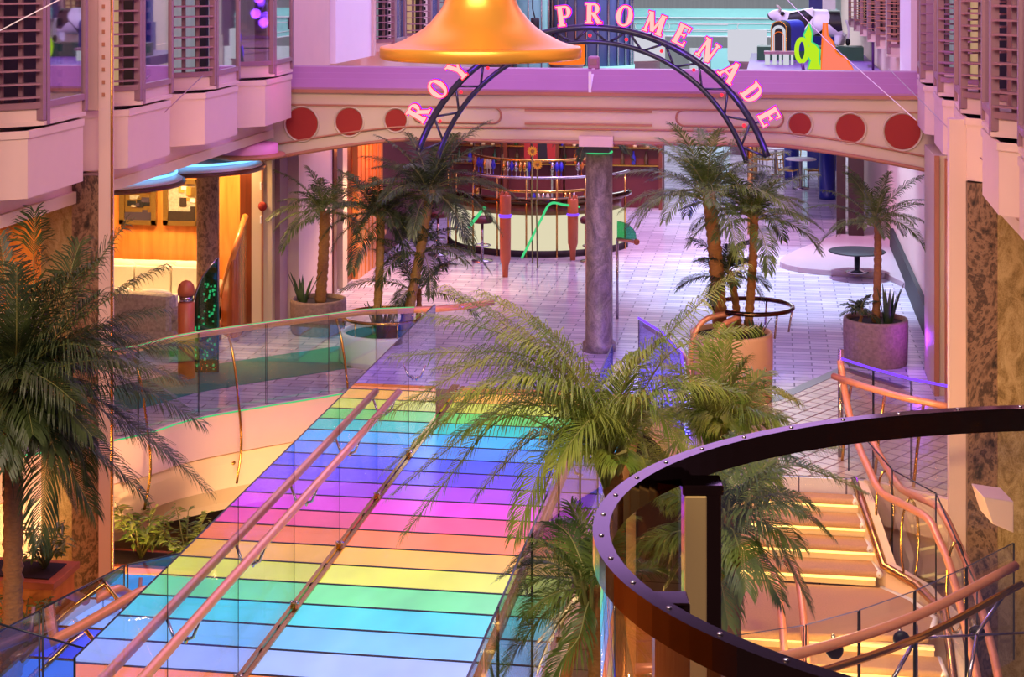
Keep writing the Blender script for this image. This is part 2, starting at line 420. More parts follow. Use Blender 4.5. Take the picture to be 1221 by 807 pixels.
# ------------------------------------------------------------------ bay windows and the pink boxes below them
wn = [0]
def bay(side, Y, louvre=True, back='room_dark', orange=False):
    """bay window whose outer corner is at (X, Y); side +1 = left wall (opens to +X), -1 = right wall."""
    wn[0] += 1
    W = -7.2 if side > 0 else 2.3
    X = W+.4*side
    z0, z1 = 4.16, 8.6
    root = bpy.data.objects.new('window_%d' % wn[0], None); COL.objects.link(root); root['kind'] = 'structure'
    A0, A1, B0, B1, B2 = (W, Y-.5), (X, Y-.04), (X, Y+.05), (X-.05*side, Y+1.05), (W, Y+1.12)
    fr = MB()
    for p, zb in ((A0, 4.0), (A1, 4.0), (B0, 3.95), (B1, 4.0), (B2, 4.02)): fr.bb((p[0]-.035, p[1]-.035, zb), (p[0]+.035, p[1]+.035, z1), 'louvre_metal')
    fr.bar((A0[0], A0[1], z0-.02), (A1[0], A1[1], z0-.02), .06, .06, 'louvre_metal'); fr.bar((B0[0], B0[1], z0-.02), (B1[0], B1[1], z0-.02), .06, .06, 'louvre_metal')
    n = 34
    for i in range(n):                                            # perforated edge trim on the far side
        fr.box((B2[0]+.05*side, B2[1]+.05, 4.1+i*.13), (.03, .05, .07), 'dark_recess')
    fr.build('window_frame', root)
    sill = MB()
    out = [A0, A1, B0, B1, B2, (W-.05*side, Y+1.12), (W-.05*side, Y-.5)]
    sill.prism(out, 3.98, z0-.05, 'plaster_pink')
    sill.prism([(p[0]+.03*side if abs(p[0]-W) > .1 else p[0], p[1]) for p in out], 3.95, 3.99, 'plaster_pink')
    sill.build('window_sill', root)
    g = MB(); d = .012
    g.extrude([(0, 0), (1.0, 0), (1.0, z1-z0), (0, z1-z0)], (B0[0], B0[1]+.03, z0), (-.05*side, .97, 0), (0, 0, 1), (1, 0, 0), d, 'glass_window'); g.build('pane', root)
    bk = MB()
    bk.bb((W-.02*side, Y-.45, z0-.05), (W+.01*side, Y+1.05, z1), back)
    if back != 'room_dark': bk.bb((W+.02*side, Y+.4, z0-.05), (W+.16*side, Y+.5, z1), 'room_dark')
    bk.build('curtain', root)
    if louvre:
        lv = MB(); tx, ty = A1[0]-A0[0], A1[1]-A0[1]; L = math.hypot(tx, ty)
        k = 0; z = z0+.06
        while z < z1-.1:
            lv.bar((A0[0]+tx*.08+.03*side, A0[1]+ty*.08-.03, z), (A1[0]-tx*.08+.03*side, A1[1]-ty*.08-.03, z), .11, .018, 'coral_trim' if orange else 'louvre_metal'); z += .125
        lv.build('louvre', root)
        bb_ = MB()
        for q in (.3, .62): bb_.bb((A0[0]+tx*q-.02, A0[1]+ty*q+.05, z0), (A0[0]+tx*q+.02, A0[1]+ty*q+.09, z1), 'louvre_metal')
        bb_.build('mullion', root)
    else:
        g = MB(); g.extrude([(0, 0), (1, 0), (1, z1-z0), (0, z1-z0)], (A0[0], A0[1], z0), (A1[0]-A0[0], A1[1]-A0[1], 0), (0, 0, 1), (.7*side, -.7, 0), .012, 'glass_window'); g.build('pane', root)
    return root
tn = [20]
def baybox(side, Y, far=False):
    W = -7.2 if side > 0 else 2.3; X = W+.4*side; tn[0] += 1
    p = [(W, Y-.38), (X, Y), (X-.02*side, Y+1.3), (W, Y+1.34)]
    mb = MB(); mb.prism(p, 3.3, 3.86, 'plaster_pink')
    q = [(W, Y-.30), (X-.05*side, Y+.03), (X-.06*side, Y+1.26), (W, Y+1.28)]
    o = mb.build('trim_%d' % tn[0]); struct(o)
    rim = MB()
    for a, c in ((p[0], p[1]), (p[1], p[2]), (p[2], p[3])): rim.bar((a[0], a[1], 3.89), (c[0], c[1], 3.89), .03, .07, 'plaster_pink')
    rim.prism(q, 3.86, 3.865, 'dark_recess'); rim.build('box_rim', o)  # dark sheet paints the shade in the gap below the sill
YL = [14.9+2.43*i for i in range(4)]
backs = ['room_dark', 'lit_curtain', 'cool_curtain', 'cool_curtain']
bay(1, 12.47); baybox(1, 12.15)
for i, y in enumerate(YL):
    bay(1, y, louvre=(i != 3), back=backs[i]); baybox(1, y-.33)
for i, y in enumerate([12.8, 15.2, 17.62, 20.0, 22.4]):
    bay(-1, y, back=['room_dark', 'cool_curtain', 'room_dark', 'lit_curtain', 'cool_curtain'][i]); baybox(-1, y-.3)
for i in range(6):                           # bays of the far stretch of the promenade
    bay(1, 29.6+3.2*i, back=['cool_curtain', 'lit_curtain'][i % 2])
    bay(-1, 29.0+3.0*i, back='lit_curtain', orange=True)
# perforated pilaster strips between bays (left) and full-height pillars
mb = MB(); mb.bb((-7.2, 16.47, FLW), (-6.9, 16.8, 3.28), 'marble_swirl')
pl = thing('pillar', 'tall marble faced pillar on the left behind the big palm', 'pillar', (-7.15, 16.3, FLW), world=True)
mb.build('marble_cladding', pl)
MB().bb((-7.55, 16.5, FLW), (-7.2, 16.82, 2.98), 'granite_gold').build('granite_cladding', pl)
mb = MB(); mb.bb((-6.9, 16.45, FLW), (-6.765, 16.53, 8.8), 'plaster_pink')
mb.bb((-7.16, 16.53, 3.95), (-6.9, 16.6, 8.8), 'plaster_pink'); mb.build('shaft', pl)
mb = MB(); mb.tube([(-6.76, 16.46, FLW), (-6.76, 16.46, 8.8)], .016, 'brass'); mb.build('corner_trim', pl)
mb = MB()
for i in range(36): mb.bb((-6.86, 16.44, 4.1+i*.13), (-6.83, 16.45, 4.14+i*.13), 'coral_trim')
mb.build('stud', pl)
pr = thing('pillar', 'marble and granite faced pillar standing at the right wall', 'pillar', (2.1, 17.4, FLW), world=True)
MB().bb((1.9, 17.25, FLW), (2.19, 17.62, 3.28), 'marble_swirl').build('marble_cladding', pr)
MB().bb((2.19, 17.22, FLW), (2.55, 17.62, 3.0), 'granite_gold').build('granite_cladding', pr)
MB().bb((1.74, 17.4, FLW), (1.92, 17.62, 3.9), 'plaster_pink').build('shaft', pr)
ps = thing('post', 'slim dark post with a glowing blue glass edge at the right edge', 'post', (1.8, 11.9, FLW), world=True)
MB().bb((1.74, 11.85, FLW), (1.95, 12.1, 3.25), 'plaster_tan').build('shaft', ps)
MB().tube([(1.725, 11.86, FLW), (1.725, 11.86, 3.25)], .012, 'neon_violet').build('glass_edge_glow', ps)  # bluish glass edge imitated by a glowing line
MB().bb((1.78, 11.80, FLW), (1.81, 11.85, 3.25), 'bronze').build('metal_strip', ps)
# right door jambs under the bridge level
struct(MB().bb((2.1, 19.5, 0), (2.26, 21.6, ZB), 'wood_orange').build('trim_10'))
struct(MB().bb((2.0, 21.9, 0), (2.3, 23.3, ZB), 'plaster_tan').bb((2.0, 21.86, 0), (2.06, 21.9, ZB), 'coral_trim').build('trim_11'))
struct(MB().bb((2.2, 24.2, .12), (2.24, 24.5, ZB), 'black_paint').bb((2.18, 23.4, 0), (2.25, 33, .45), 'black_paint').build('trim_12'))
struct(MB().bb((2.235, 19.8, .02), (2.245, 19.9, 1.5), 'dark_recess').build('trim_13'))
# ------------------------------------------------------------------ left lounge shell
struct(MB().bb((-13, 25.0, 0), (-8.0, 25.3, ZB), 'wood_orange').build('wall_back_left'))
struct(MB().bb((-8.05, 24.6, 0), (-7.82, 25.3, ZB), 'wood_dark').build('trim_14'))
struct(MB().bb((-7.82, 24.45, 0), (-7.5, 25.2, ZB), 'plaster_tan').bb((-7.66, 24.43, 0), (-7.63, 24.46, ZB), 'coral_trim').bb((-7.5, 24.6, 0), (-7.42, 25, ZB), 'louvre_metal').build('trim_15'))
struct(MB().bb((-7.6, 25.2, 0), (-7.3, 27.2, ZB), 'plaster_pink').bb((-7.6, 27.2, 0), (-7.27, 27.4, ZB), 'wood_dark').bb((-7.6, 27.7, 0), (-7.25, 28.0, ZB), 'plaster_tan').bb((-7.6, 28.0, 0), (-7.3, 28.5, ZB), 'wood_dark').build('wall_left_inner'))
struct(MB().bb((-7.7, 28.5, 0), (-7.35, 30.5, ZB), 'wood_orange').bb((-7.35, 29.3, 0), (-7.3, 29.4, ZB), 'coral_trim').build('wall_left_far'))
struct(MB().bb((-7.75, 30.5, 0), (-7.35, 60, ZB), 'maroon').build('wall_left_shops'))
# upper pink pier and white panel beside the bridge
struct(MB().bb((-7.2, 24.0, 3.6), (-7.05, 26.1, 9), 'plaster_pink').build('trim_16'))
plain('lit_panel', rgb(236, 226, 240), .5, var=.05, scale=1.5)
struct(MB().bb((-7.2, 26.3, 3.9), (-7.0, 28.7, 9), 'lit_panel').bb((-7.1, 28.7, 3.9), (-6.95, 28.85, 9), 'plaster_pink').build('trim_17'))
struct(MB().bb((2.05, 25.6, 3.6), (2.3, 28.5, 9), 'lit_panel').bb((2.0, 24.0, 3.6), (2.3, 25.6, 9), 'plaster_pink').build('trim_18'))
# promenade ceiling far above, carrying the lamps
struct(MB().bb((-7.6, 22, 9), (2.7, 84, 9.2), 'plaster_tan').build('ceiling'))
# ================================================================== FOOTBRIDGE
BY = 23.5
def zb(X):                                     # lower edge of the bridge face
    c = -2.6; t = max(0, abs(X-c)-2.6)/2.3
    return 2.97-.36*min(1, t)**1.3
def footbridge(label, Y, x0, x1, face, ledge, trim, disc, far=False):
    br = thing('footbridge', label, 'bridge', (-2.6, Y+1, 2.6), world=True)
    n = 40; xs = [x0+(x1-x0)*i/n for i in range(n+1)]
    mb = MB()
    vs = []
    for x in xs: vs += [(x, Y, zb(x)), (x, Y, 3.7), (x, Y+2.6, 3.7), (x, Y+2.6, zb(x))]
    fs = []
    for i in range(n):
        a, c = i*4, i*4+4
        fs += [(a, c, c+1, a+1), (a+1, c+1, c+2, a+2), (a+2, c+2, c+3, a+3), (a+3, c+3, c, a)]
    fs += [(0, 1, 2, 3), (n*4+3, n*4+2, n*4+1, n*4)]
    mb.add(vs, fs, face); mb.build('fascia', br)
    ld = MB()
    prof = [(-.06, 3.68), (-.06, 3.72), (.0, 3.76), (.1, 3.83), (.12, 3.84), (.22, 3.91), (.24, 3.92), (.34, 3.99), (.5, 4.0), (.5, 3.66)]
    vs = [(x0, Y+a, z) for a, z in prof]+[(x1, Y+a, z) for a, z in prof]; k = len(prof)
    ld.add(vs, [(i, (i+1) % k, k+(i+1) % k, k+i) for i in range(k)]+[list(range(k))[::-1], list(range(k, 2*k))], ledge); ld.build('ledge', br)
    md = MB()
    md.bar((x0, Y-.05, 3.665), (x1, Y-.05, 3.665), .05, .05, trim)
    md.bar((x0, Y-.01, 3.46), (x1, Y-.01, 3.46), .03, .025, trim)
    md.tube([(x, Y-.015, zb(x)+.2) for x in xs], .016, trim, n=6)
    md.tube([(x, Y-.03, zb(x)+.015) for x in xs], .03, trim, n=6)
    md.build('moulding', br)
    fr = MB()
    def race(xa, xb, la, lb):
        z0, z1 = 3.235, 3.46; r = (z1-z0)/2; zc = (z0+z1)/2; pts = []
        pts += [(xb, Y-.012, zc+r*math.sin(a)) if not lb else (xb+r*math.cos(a), Y-.012, zc+r*math.sin(a)) for a in [PI/2-PI*i/10 for i in range(11)]]
        pts += [(xa, Y-.012, zc-r*math.sin(a)) if not la else (xa-r*math.cos(a), Y-.012, zc-r*math.sin(a)) for a in [PI/2-PI*i/10 for i in range(11)]]
        fr.tube(pts, .016, trim, n=6, closed=True)
    race(-5.0, -3.95, True, True); race(-1.25, .0, True, True)
    fr.bar((-3.5, Y-.01, 3.425), (-1.7, Y-.01, 3.425), .03, .03, trim); fr.bar((-3.5, Y-.01, 3.235), (-1.7, Y-.01, 3.235), .03, .03, trim)
    fr.build('panel_frame', br)
    if not far:
        for px, py, r in ((360, 147.5, .235), (416.5, 145, .195), (472, 143, .155), (954, 148, .15), (1014, 153, .195), (1076, 157, .24)):
            c = PY(px, py, Y)
            d = MB(); d.extrude([(r*math.cos(2*PI*i/40), r*math.sin(2*PI*i/40)) for i in range(40)], c+Vector((0, -.012, 0)), (1, 0, 0), (0, 0, 1), (0, 1, 0), .03, disc)
            q = d.build('medallion', br)
            t = MB(); t.tube([(c.x+(r+.02)*math.cos(2*PI*i/40), Y-.015, c.z+(r+.02)*math.sin(2*PI*i/40)) for i in range(40)], .012, 'plaster_tan', n=6, closed=True); t.build('ring', q).location = (0, 0, 0)
    return br
footbridge('cream footbridge with red discs spanning the promenade behind the arched sign', BY, -7.3, 2.25, 'plaster_tan', 'bridge_ledge', 'coral_trim', 'red_disc')
footbridge('pale teal footbridge far down the promenade, small behind the sign', 62, -7.3, 2.25, 'teal_paint', 'teal_paint', 'white_paint', 'red_disc', far=True)
# speaker box clipped on the ledge
sp = thing('speaker', 'small grey speaker box on the bridge ledge', 'speaker', tuple(PY(708, 82, BY+.45)), world=True)
c = PY(708, 75, BY+.45)
MB().box(c, (.16, .14, .2), 'bridge_ledge').build('body', sp, bevel=.03)
MB().box(c+Vector((0, -.075, .02)), (.1, .01, .09), 'louvre_metal').build('grille', sp)
MB().bb((c.x-.02, BY-.07, 3.68), (c.x+.02, BY-.05, 3.98), 'white_paint').bar((c.x, BY-.06, 3.74), (c.x, BY+.45, 4.03), .04, .02, 'white_paint').build('bracket', sp)
# granite column under the bridge
cl = thing('column', 'round grey granite column under the middle of the bridge', 'column', (-2.47, 23.75, 0), world=True)
MB().lathe([(.235, 0), (.235, .12), (.195, .16), (.19, 2.8)], 'granite_grey', 28, (-2.47, 23.75, 0)).build('shaft', cl)
MB().bb((-2.66, 23.46, 2.84), (-2.30, 24.0, 2.93), 'black_paint').build('collar', cl)
MB().lathe([(.197, 2.815), (.197, 2.835)], 'neon_green', 28, (-2.47, 23.75, 0)).build('neon_ring', cl)
MB().bb((-2.72, 23.40, 2.93), (-2.24, 23.52, 3.08), 'plaster_pink').build('capital', cl)

# ================================================================== GOLDEN BELL
D = 11.5; bc = P(573, 69, D); s = D/F
prof_px = [(118, -13), (112, -14.5), (103, -17), (95, -20), (87, -24), (76, -30), (66, -37), (58.5, -44), (53, -51), (48, -57), (44.5, -63), (41, -72), (39, -82), (38, -100), (38, -140), (36, -165), (26, -185), (0.5, -190)]
bl = thing('bell', 'huge golden bell hanging in front of the bridge', 'bell', tuple(bc))
body = [(x*s, -y*s) for x, y in prof_px if y <= -12]
lip = [(104*s, -2*s), (117*s, -1*s), (120*s, 1*s), (120*s, 12*s), (119*s, 13.5*s), (112*s, 15*s)]
MB().lathe(body, 'gold', 72, cap=False).lathe([(112*s, 12*s), (100*s, 3*s), (50*s, 44*s), (34*s, 80*s), (32*s, 160*s)], 'gold', 72, cap=False).build('body', bl)
MB().lathe(lip+[(104*s, -2*s)], 'gold', 72, cap=False).build('rim', bl)
MB().lathe([(.02, 1.0), (.06, 1.05), (.06, 1.2), (.02, 1.22)], 'brass', 20).tube([(0, 0, 1.2), (0, 0, 3.4)], .02, 'steel').build('hanger', bl)
MB().ball((0, 0, .12), .07, 'bronze', 16).tube([(0, 0, .15), (0, 0, .9)], .015, 'bronze').build('clapper', bl)

# ================================================================== ARCHED SIGN
SY = 20.6
L0 = PY(499, 180, SY); R0 = PY(915, 181, SY); T0 = PY(707, 32.5, SY)
hw = (R0.x-L0.x)/2; hh = T0.z-L0.z; RR = (hw*hw+hh*hh)/(2*hh); ac = Vector(((L0.x+R0.x)/2, SY, T0.z-RR))
sg = thing('arch_sign', 'arched steel truss sign with glowing red letters before the bridge', 'sign', (ac.x, SY, L0.z), world=True)
a_end = math.asin(hw/RR) if RR > hw else PI/2
if ac.z > L0.z: a_end = PI-math.asin(hw/RR)
def ap(a, r, y=0): return Vector((ac.x+r*math.sin(a), SY+y, ac.z+r*math.cos(a)))
AE = a_end
def rin(a): return RR-.18-.09*math.sin(a)**2
MB().tube([ap(-AE+2*AE*i/60, RR) for i in range(61)], .042, 'dark_metal', 10).build('outer_tube', sg)
MB().tube([ap(-AE+2*AE*i/60, rin(-AE+2*AE*i/60), .0) for i in range(61)], .032, 'dark_metal', 10).build('inner_tube', sg)
NB = 12; mb = MB(); bulbs = []
for i in range(NB):
    a0 = -AE+2*AE*i/NB; a1 = -AE+2*AE*(i+1)/NB; am = (a0+a1)/2
    mb.tube([ap(a0, RR), ap(am, rin(am))], .016, 'dark_metal', 6); mb.tube([ap(am, rin(am)), ap(a1, RR)], .016, 'dark_metal', 6); bulbs.append(ap(a1, RR-.1, -.03))
mb.build('lattice', sg)
for p in bulbs[:-1]: MB().ball(p, .022, 'letter_outline', 8).build('bulb', sg)
# letters, drawn stroke by stroke with serifs (unit box: height 1)
def stroke(x0, y0, x1, y1, w):
    t = Vector((x1-x0, y1-y0)).normalized(); n = Vector((-t.y, t.x))*w/2
    return [(x0-n.x, y0-n.y), (x1-n.x, y1-n.y), (x1+n.x, y1+n.y), (x0+n.x, y0+n.y)]
def ringarc(cx, cy, rx, ry, a0, a1, w0, w1, n=16):
    o = []; i_ = []
    for k in range(n+1):
        a = math.radians(a0+(a1-a0)*k/n); w = w0+(w1-w0)*abs(math.cos(a))
        o.append((cx+rx*math.cos(a), cy+ry*math.sin(a))); i_.append((cx+(rx-w)*math.cos(a), cy+(ry-w0)*math.sin(a)))
    return [[o[k], o[k+1], i_[k+1], i_[k]] for k in range(n)]
T_, t_ = .22, .1
def ser(x, y, w=.36): return [(x-w/2, y-.045), (x+w/2, y-.045), (x+w/2, y+.045), (x-w/2, y+.045)]
GL = {
 'R': [stroke(.18, 0, .18, 1, T_), ser(.18, .04), ser(.16, .96), stroke(.18, .95, .42, .95, t_), stroke(.18, .5, .42, .5, t_)]+ringarc(.38, .725, .3, .28, -90, 90, t_, T_*.9)+[stroke(.38, .5, .68, .02, T_*.85), ser(.7, .04, .24)],
 'O': ringarc(.4, .5, .4, .52, 0, 360, t_, T_, 32),
 'Y': [stroke(.08, 1, .4, .45, T_*.9), stroke(.72, 1, .4, .45, t_*1.1), stroke(.4, 0, .4, .5, T_), ser(.4, .04), ser(.08, .96, .3), ser(.72, .96, .26)],
 'A': [stroke(.06, 0, .38, 1, t_*1.1), stroke(.36, 1, .7, 0, T_), stroke(.18, .34, .58, .34, t_), ser(.06, .04, .26), ser(.7, .04, .32)],
 'L': [stroke(.18, 0, .18, 1, T_), ser(.18, .96), stroke(.06, .05, .62, .05, t_), stroke(.6, 0, .6, .26, t_)],
 'P': [stroke(.18, 0, .18, 1, T_), ser(.18, .04), ser(.16, .96), stroke(.18, .95, .42, .95, t_), stroke(.18, .45, .42, .45, t_)]+ringarc(.38, .7, .32, .305, -90, 90, t_, T_*.9),
 'M': [stroke(.12, 0, .16, 1, t_*1.2), stroke(.16, 1, .47, .1, T_*.9), stroke(.47, .1, .78, 1, t_*1.1), stroke(.8, 0, .78, 1, T_), ser(.12, .04, .26), ser(.8, .04, .34), ser(.12, .96, .2), ser(.84, .96, .22)],
 'E': [stroke(.18, 0, .18, 1, T_), stroke(.04, .95, .6, .95, t_), stroke(.18, .52, .48, .52, t_), stroke(.04, .05, .64, .05, t_), stroke(.59, 1, .57, .76, t_*.8), stroke(.63, 0, .62, .26, t_*.8), stroke(.48, .42, .48, .62, t_*.7)],
 'N': [stroke(.12, 0, .12, 1, t_*1.2), stroke(.12, 1, .68, 0, T_), stroke(.68, 0, .68, 1, t_*1.2), ser(.12, .04, .26), ser(.68, .96, .26), ser(.06, .96, .18)],
 'D': [stroke(.18, 0, .18, 1, T_), ser(.14, .04, .26), ser(.14, .96, .26), stroke(.18, .95, .36, .95, t_), stroke(.18, .05, .36, .05, t_)]+ringarc(.34, .5, .38, .5, -90, 90, t_, T_),
}
WD = {'R': .74, 'O': .8, 'Y': .8, 'A': .76, 'L': .66, 'P': .7, 'M': .94, 'E': .66, 'N': .8, 'D': .74}
LET = [('R', 498, 134), ('O', 521.5, 106), ('Y', 546, 83), ('A', 573, 60), ('L', 602, 44), ('P', 672.5, 19), ('R', 707, 16), ('O', 744.5, 19), ('M', 780.5, 28), ('E', 812.5, 41.5), ('N', 844, 60), ('A', 871, 85), ('D', 897, 111), ('E', 917, 139)]
def grow(poly, k):
    cx = sum(p[0] for p in poly)/len(poly); cy = sum(p[1] for p in poly)/len(poly); out = []
    n = len(poly)
    ar = sum(poly[i][0]*poly[(i+1) % n][1]-poly[(i+1) % n][0]*poly[i][1] for i in range(n)); sg_ = 1 if ar > 0 else -1
    for i in range(n):
        p0, p1, p2 = Vector(poly[i-1]), Vector(poly[i]), Vector(poly[(i+1) % n])
        n1 = Vector(((p1-p0).y, -(p1-p0).x)); n2 = Vector(((p2-p1).y, -(p2-p1).x))
        if n1.length: n1.normalize()
        if n2.length: n2.normalize()
        q = (n1+n2); q = q.normalized() if q.length > .01 else n1
        out.append((p1.x+q.x*k*sg_*1.2, p1.y+q.y*k*sg_*1.2))
    return out
HL = .25
for ch, px, py in LET:
    c = PY(px, py, SY-.08); v = Vector((c.x-ac.x, 0, c.z-ac.z)); ang = math.atan2(v.x, v.z)
    ax = Vector((math.cos(ang), 0, -math.sin(ang)))*HL; az = Vector((math.sin(ang), 0, math.cos(ang)))*HL
    o = c-ax*WD[ch]/2-az*.5
    mb = MB()
    for pg in GL[ch]: mb.extrude(pg, o, ax, az, (0, 1, 0), .03, 'letter_face')
    lt = mb.build('letter', sg)
    mb = MB()
    for pg in GL[ch]: mb.extrude(grow(pg, .045), o+Vector((0, .012, 0)), ax, az, (0, 1, 0), .03, 'letter_outline')
    e = mb.build('neon_outline', lt); e['label'] = 'red neon outline'
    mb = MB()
    for pg in GL[ch]: mb.extrude(grow(pg, .07), o+Vector((0, .045, 0)), ax, az, (0, 1, 0), .02, 'letter_halo')  # enlarged glowing letter shape painted in for the violet halo
    e = mb.build('halo_backing', lt); e['label'] = 'violet painted halo glow'
    rr = (RR-.0)
    p0 = ap(ang, RR); MB().tube([p0, c-az*.45+Vector((0, .06, 0))], .01, 'dark_metal', 5).build('strut', lt)
# ================================================================== RAINBOW WALKWAY
WX0, WX1 = -4.08, -1.72
wk = thing('glass_walkway', 'rainbow lit glass walkway with glowing panels below the palms', 'walkway', (-2.9, 15, -.25), world=True)
ys = [818, 787, 759, 733, 710, 688, 668]   # y+35 of the joints at x=460
joints = [PZ(460, q-35).y for q in ys]
T0_ = (joints[-1]-joints[0])/(len(joints)-1)
y0 = joints[0]
first = -7; last = int((21.35-y0)/T0_)+1
for i in range(first, last):
    ya = y0+i*T0_; yb = min(ya+T0_, 21.4)
    if ya > 21.3: break
    c = (i+1) % len(RAIN)
    MB().bb((WX0+.06, ya+.014, -.05), (WX1-.06, yb-.014, 0), 'panel_glow_%d' % c).build('glass_panel', wk)
    MB().bb((WX0, ya-.014, -.09), (WX1, ya+.014, .004), 'black_paint').build('joint_beam', wk)
for x in (WX0-.06, WX1+.0): MB().bb((x, y0+first*T0_, -.28), (x+.1, 21.4, .03), 'brass').build('stringer', wk)
MB().bb((-3.0, y0+first*T0_, -.28), (-2.8, 21.4, -.1), 'dark_recess').build('deck_beam', wk)
MB().bb((-4.02, y0+first*T0_, .0), (-3.975, 21.4, .014), 'brass').build('edge_strip', wk)
# ================================================================== BALUSTRADES
def balustrade(label, loc):
    return thing('glass_balustrade', label, 'balustrade', loc, world=True)
def glass_run(root, pts, z0, z1, mat, th=.016, edge=True):
    """one glass pane between successive plan points (x, y) with a dark polished top edge"""
    for i in range(len(pts)-1):
        a, b = Vector(pts[i][:2]), Vector(pts[i+1][:2]); t = (b-a).normalized()
        a2, b2 = a+t*.008, b-t*.008
        za = (z0 if not callable(z0) else None)
        mb = MB()
        n = Vector((-t.y, t.x))*th/2
        lo = lambda p, k: (z0(k) if callable(z0) else z0); hi = lambda p, k: (z1(k) if callable(z1) else z1)
        vs = []
        for p, k in ((a2, i), (b2, i+1)):
            for s_ in (-1, 1):
                q = p+n*s_; vs += [(q.x, q.y, lo(p, k)), (q.x, q.y, hi(p, k))]
        # 0 a-lo 1 a-hi 2 a+lo 3 a+hi 4.. b
        mb.add(vs, [(0, 4, 5, 1), (2, 3, 7, 6)], mat); mb.add(vs, [(1, 5, 7, 3), (0, 1, 3, 2), (4, 6, 7, 5)], 'glass_edge' if edge else mat)
        mb.build('glass_panel', root)
# --- rainbow walkway, left side
r = balustrade('tall mirror-like glass balustrade on the left side of the rainbow walkway', (-4.03, 13.5, 0))
gy = [9.25, 10.75, 12.25, 13.75, 15.25, 16.75, 18.25, 19.75]
glass_run(r, [(-4.03, y) for y in gy], .03, 1.4, 'glass_mirror')
MB().tube([(-3.9, 7.6, .98)]+[(-3.9, y, .98) for y in (9, 12, 15, 17.2)], .036, 'copper_rail', 12).build('handrail', r)
for y in gy[:-1]:
    MB().tube([(-4.0, y+.3, .8), (-3.95, y+.3, .82), (-3.9, y+.3, .95)], .012, 'steel', 6).ball((-4.0, y+.3, .8), .03, 'steel', 8, (.5, 1, 1)).build('rail_bracket', r)
    MB().ball((-4.0, y, .05), .018, 'steel', 8).box((-4.03, y, .03), (.06, .08, .05), 'brass').build('glass_clamp', r)
for y in gy[1:-1:1]:
    MB().tube(spline([(-4.05, y, .05), (-4.2, y, .35), (-4.22, y, .75), (-4.06, y, 1.15)], 6), .016, 'steel', 6).build('stanchion', r)
# --- rainbow walkway, right side
r = balustrade('glass balustrade on the right side of the rainbow walkway, partly behind palms', (-1.72, 13.5, 0))
gy = [8.9, 10.4, 11.9, 13.4, 14.9, 16.4, 17.9]
glass_run(r, [(-1.72, y) for y in gy], .03, 1.4, 'glass_tint')
MB().tube([(-1.83, 7.6, .98), (-1.83, 11, .98), (-1.83, 15, .98), (-1.83, 17.6, .98)], .036, 'copper_rail', 12).build('handrail', r)
for y in gy:
    MB().tube([(-1.73, y+.3, .8), (-1.8, y+.3, .82), (-1.83, y+.3, .95)], .012, 'steel', 6).build('rail_bracket', r)
    MB().ball((-1.75, y, .05), .018, 'steel', 8).box((-1.72, y, .03), (.06, .08, .05), 'brass').build('glass_clamp', r)
# --- promenade edge, left
r = balustrade('curved glass balustrade along the promenade edge left of the walkway', (-6.2, 20, 0))
pl_ = offs([v for v in edge_s if -12.0 < v[0]], -.06)
gl = [pl_[i] for i in range(0, len(pl_), 4)]
if gl[-1] != pl_[-1]: gl.append(pl_[-1])
for i in range(len(gl)-1): pass
glass_run(r, gl, .02, 1.02, 'glass_tint')
hr = offs([v for v in edge_s if -12.0 < v[0]], -.16)
hr3 = [(x, y, .98) for x, y in hr]+[(-4.2, 21.6, .98), (-3.75, 22.2, .95)]
MB().tube(spline(hr3, 3), .042, 'copper_rail', 10).build('handrail', r)
MB().tube([(x, y, 1.035) for x, y in pl_], .006, 'neon_green', 6).build('glow_tube', r)  # glowing line painted in for glints on the glass top edge
MB().tube([(x, y, .03) for x, y in offs([v for v in edge_s if -12.0 < v[0]], .08)], .009, 'neon_green', 6).build('glow_tube', r)
for px in (165, 280, 402):
    k = min(range(len(pl_)), key=lambda i: abs(610.5+F*(pl_[i][0]*CT+pl_[i][1]*ST)/(-pl_[i][0]*ST+pl_[i][1]*CT)-px))
    p = Vector((*pl_[k], 0)); t = Vector(pl_[min(k+1, len(pl_)-1)])-Vector(pl_[k-1]); t.normalize(); o = Vector((t.y, -t.x, 0))
    MB().tube(spline([p-o*.12+Vector((0, 0, .95)), p+o*.02+Vector((0, 0, .7)), p+o*.16+Vector((0, 0, .2)), p+o*.24+Vector((0, 0, -.35)), p+o*.12+Vector((0, 0, -.85))], 5), .017, 'brass', 6).ball(p+o*.02+Vector((0, 0, -.62)), .035, 'brass', 8).build('stanchion', r)
# --- promenade edge between the walkway and the carpeted stairs
r = balustrade('low glass balustrade tinted for a blue reflection, with a violet line behind the middle palm', (-1.2, 20.2, 0))
mp = [(-1.7, 21.15), (-1.35, 20.35), (-1.06, 19.3), (-.98, 18.3)]
glass_run(r, mp, .02, 1.0, 'glass_neon_reflection')
MB().tube([(x, y, 1.02) for x, y in mp], .014, 'neon_violet', 6).build('glow_tube', r)
MB().tube([(x+.08, y+.04, .92) for x, y in mp], .034, 'copper_rail', 10).build('handrail', r)
# --- promenade edge, right
r = balustrade('low glass balustrade with a violet top line beside the right wall', (1.3, 18.2, 0))
rp = [(.72, 18.95), (1.05, 18.5), (1.42, 18.1), (1.85, 17.8)]
glass_run(r, rp, .02, 1.08, 'glass_clear')
MB().tube([(x, y, 1.1) for x, y in rp], .014, 'neon_violet', 6).build('glow_tube', r)
MB().tube([(x-.08, y-.08, .92) for x, y in rp], .036, 'copper_rail', 10).build('handrail', r)
for x, y in rp[:3]:
    MB().tube([(x+.12, y-.1, .9), (x+.05, y-.12, .4), (x-.02, y-.16, -.3)], .016, 'brass', 6).build('stanchion', r)
MB().tube([(.72, 18.95, 0), (.72, 18.95, 1.2)], .03, 'steel', 8).build('newel_post', r)
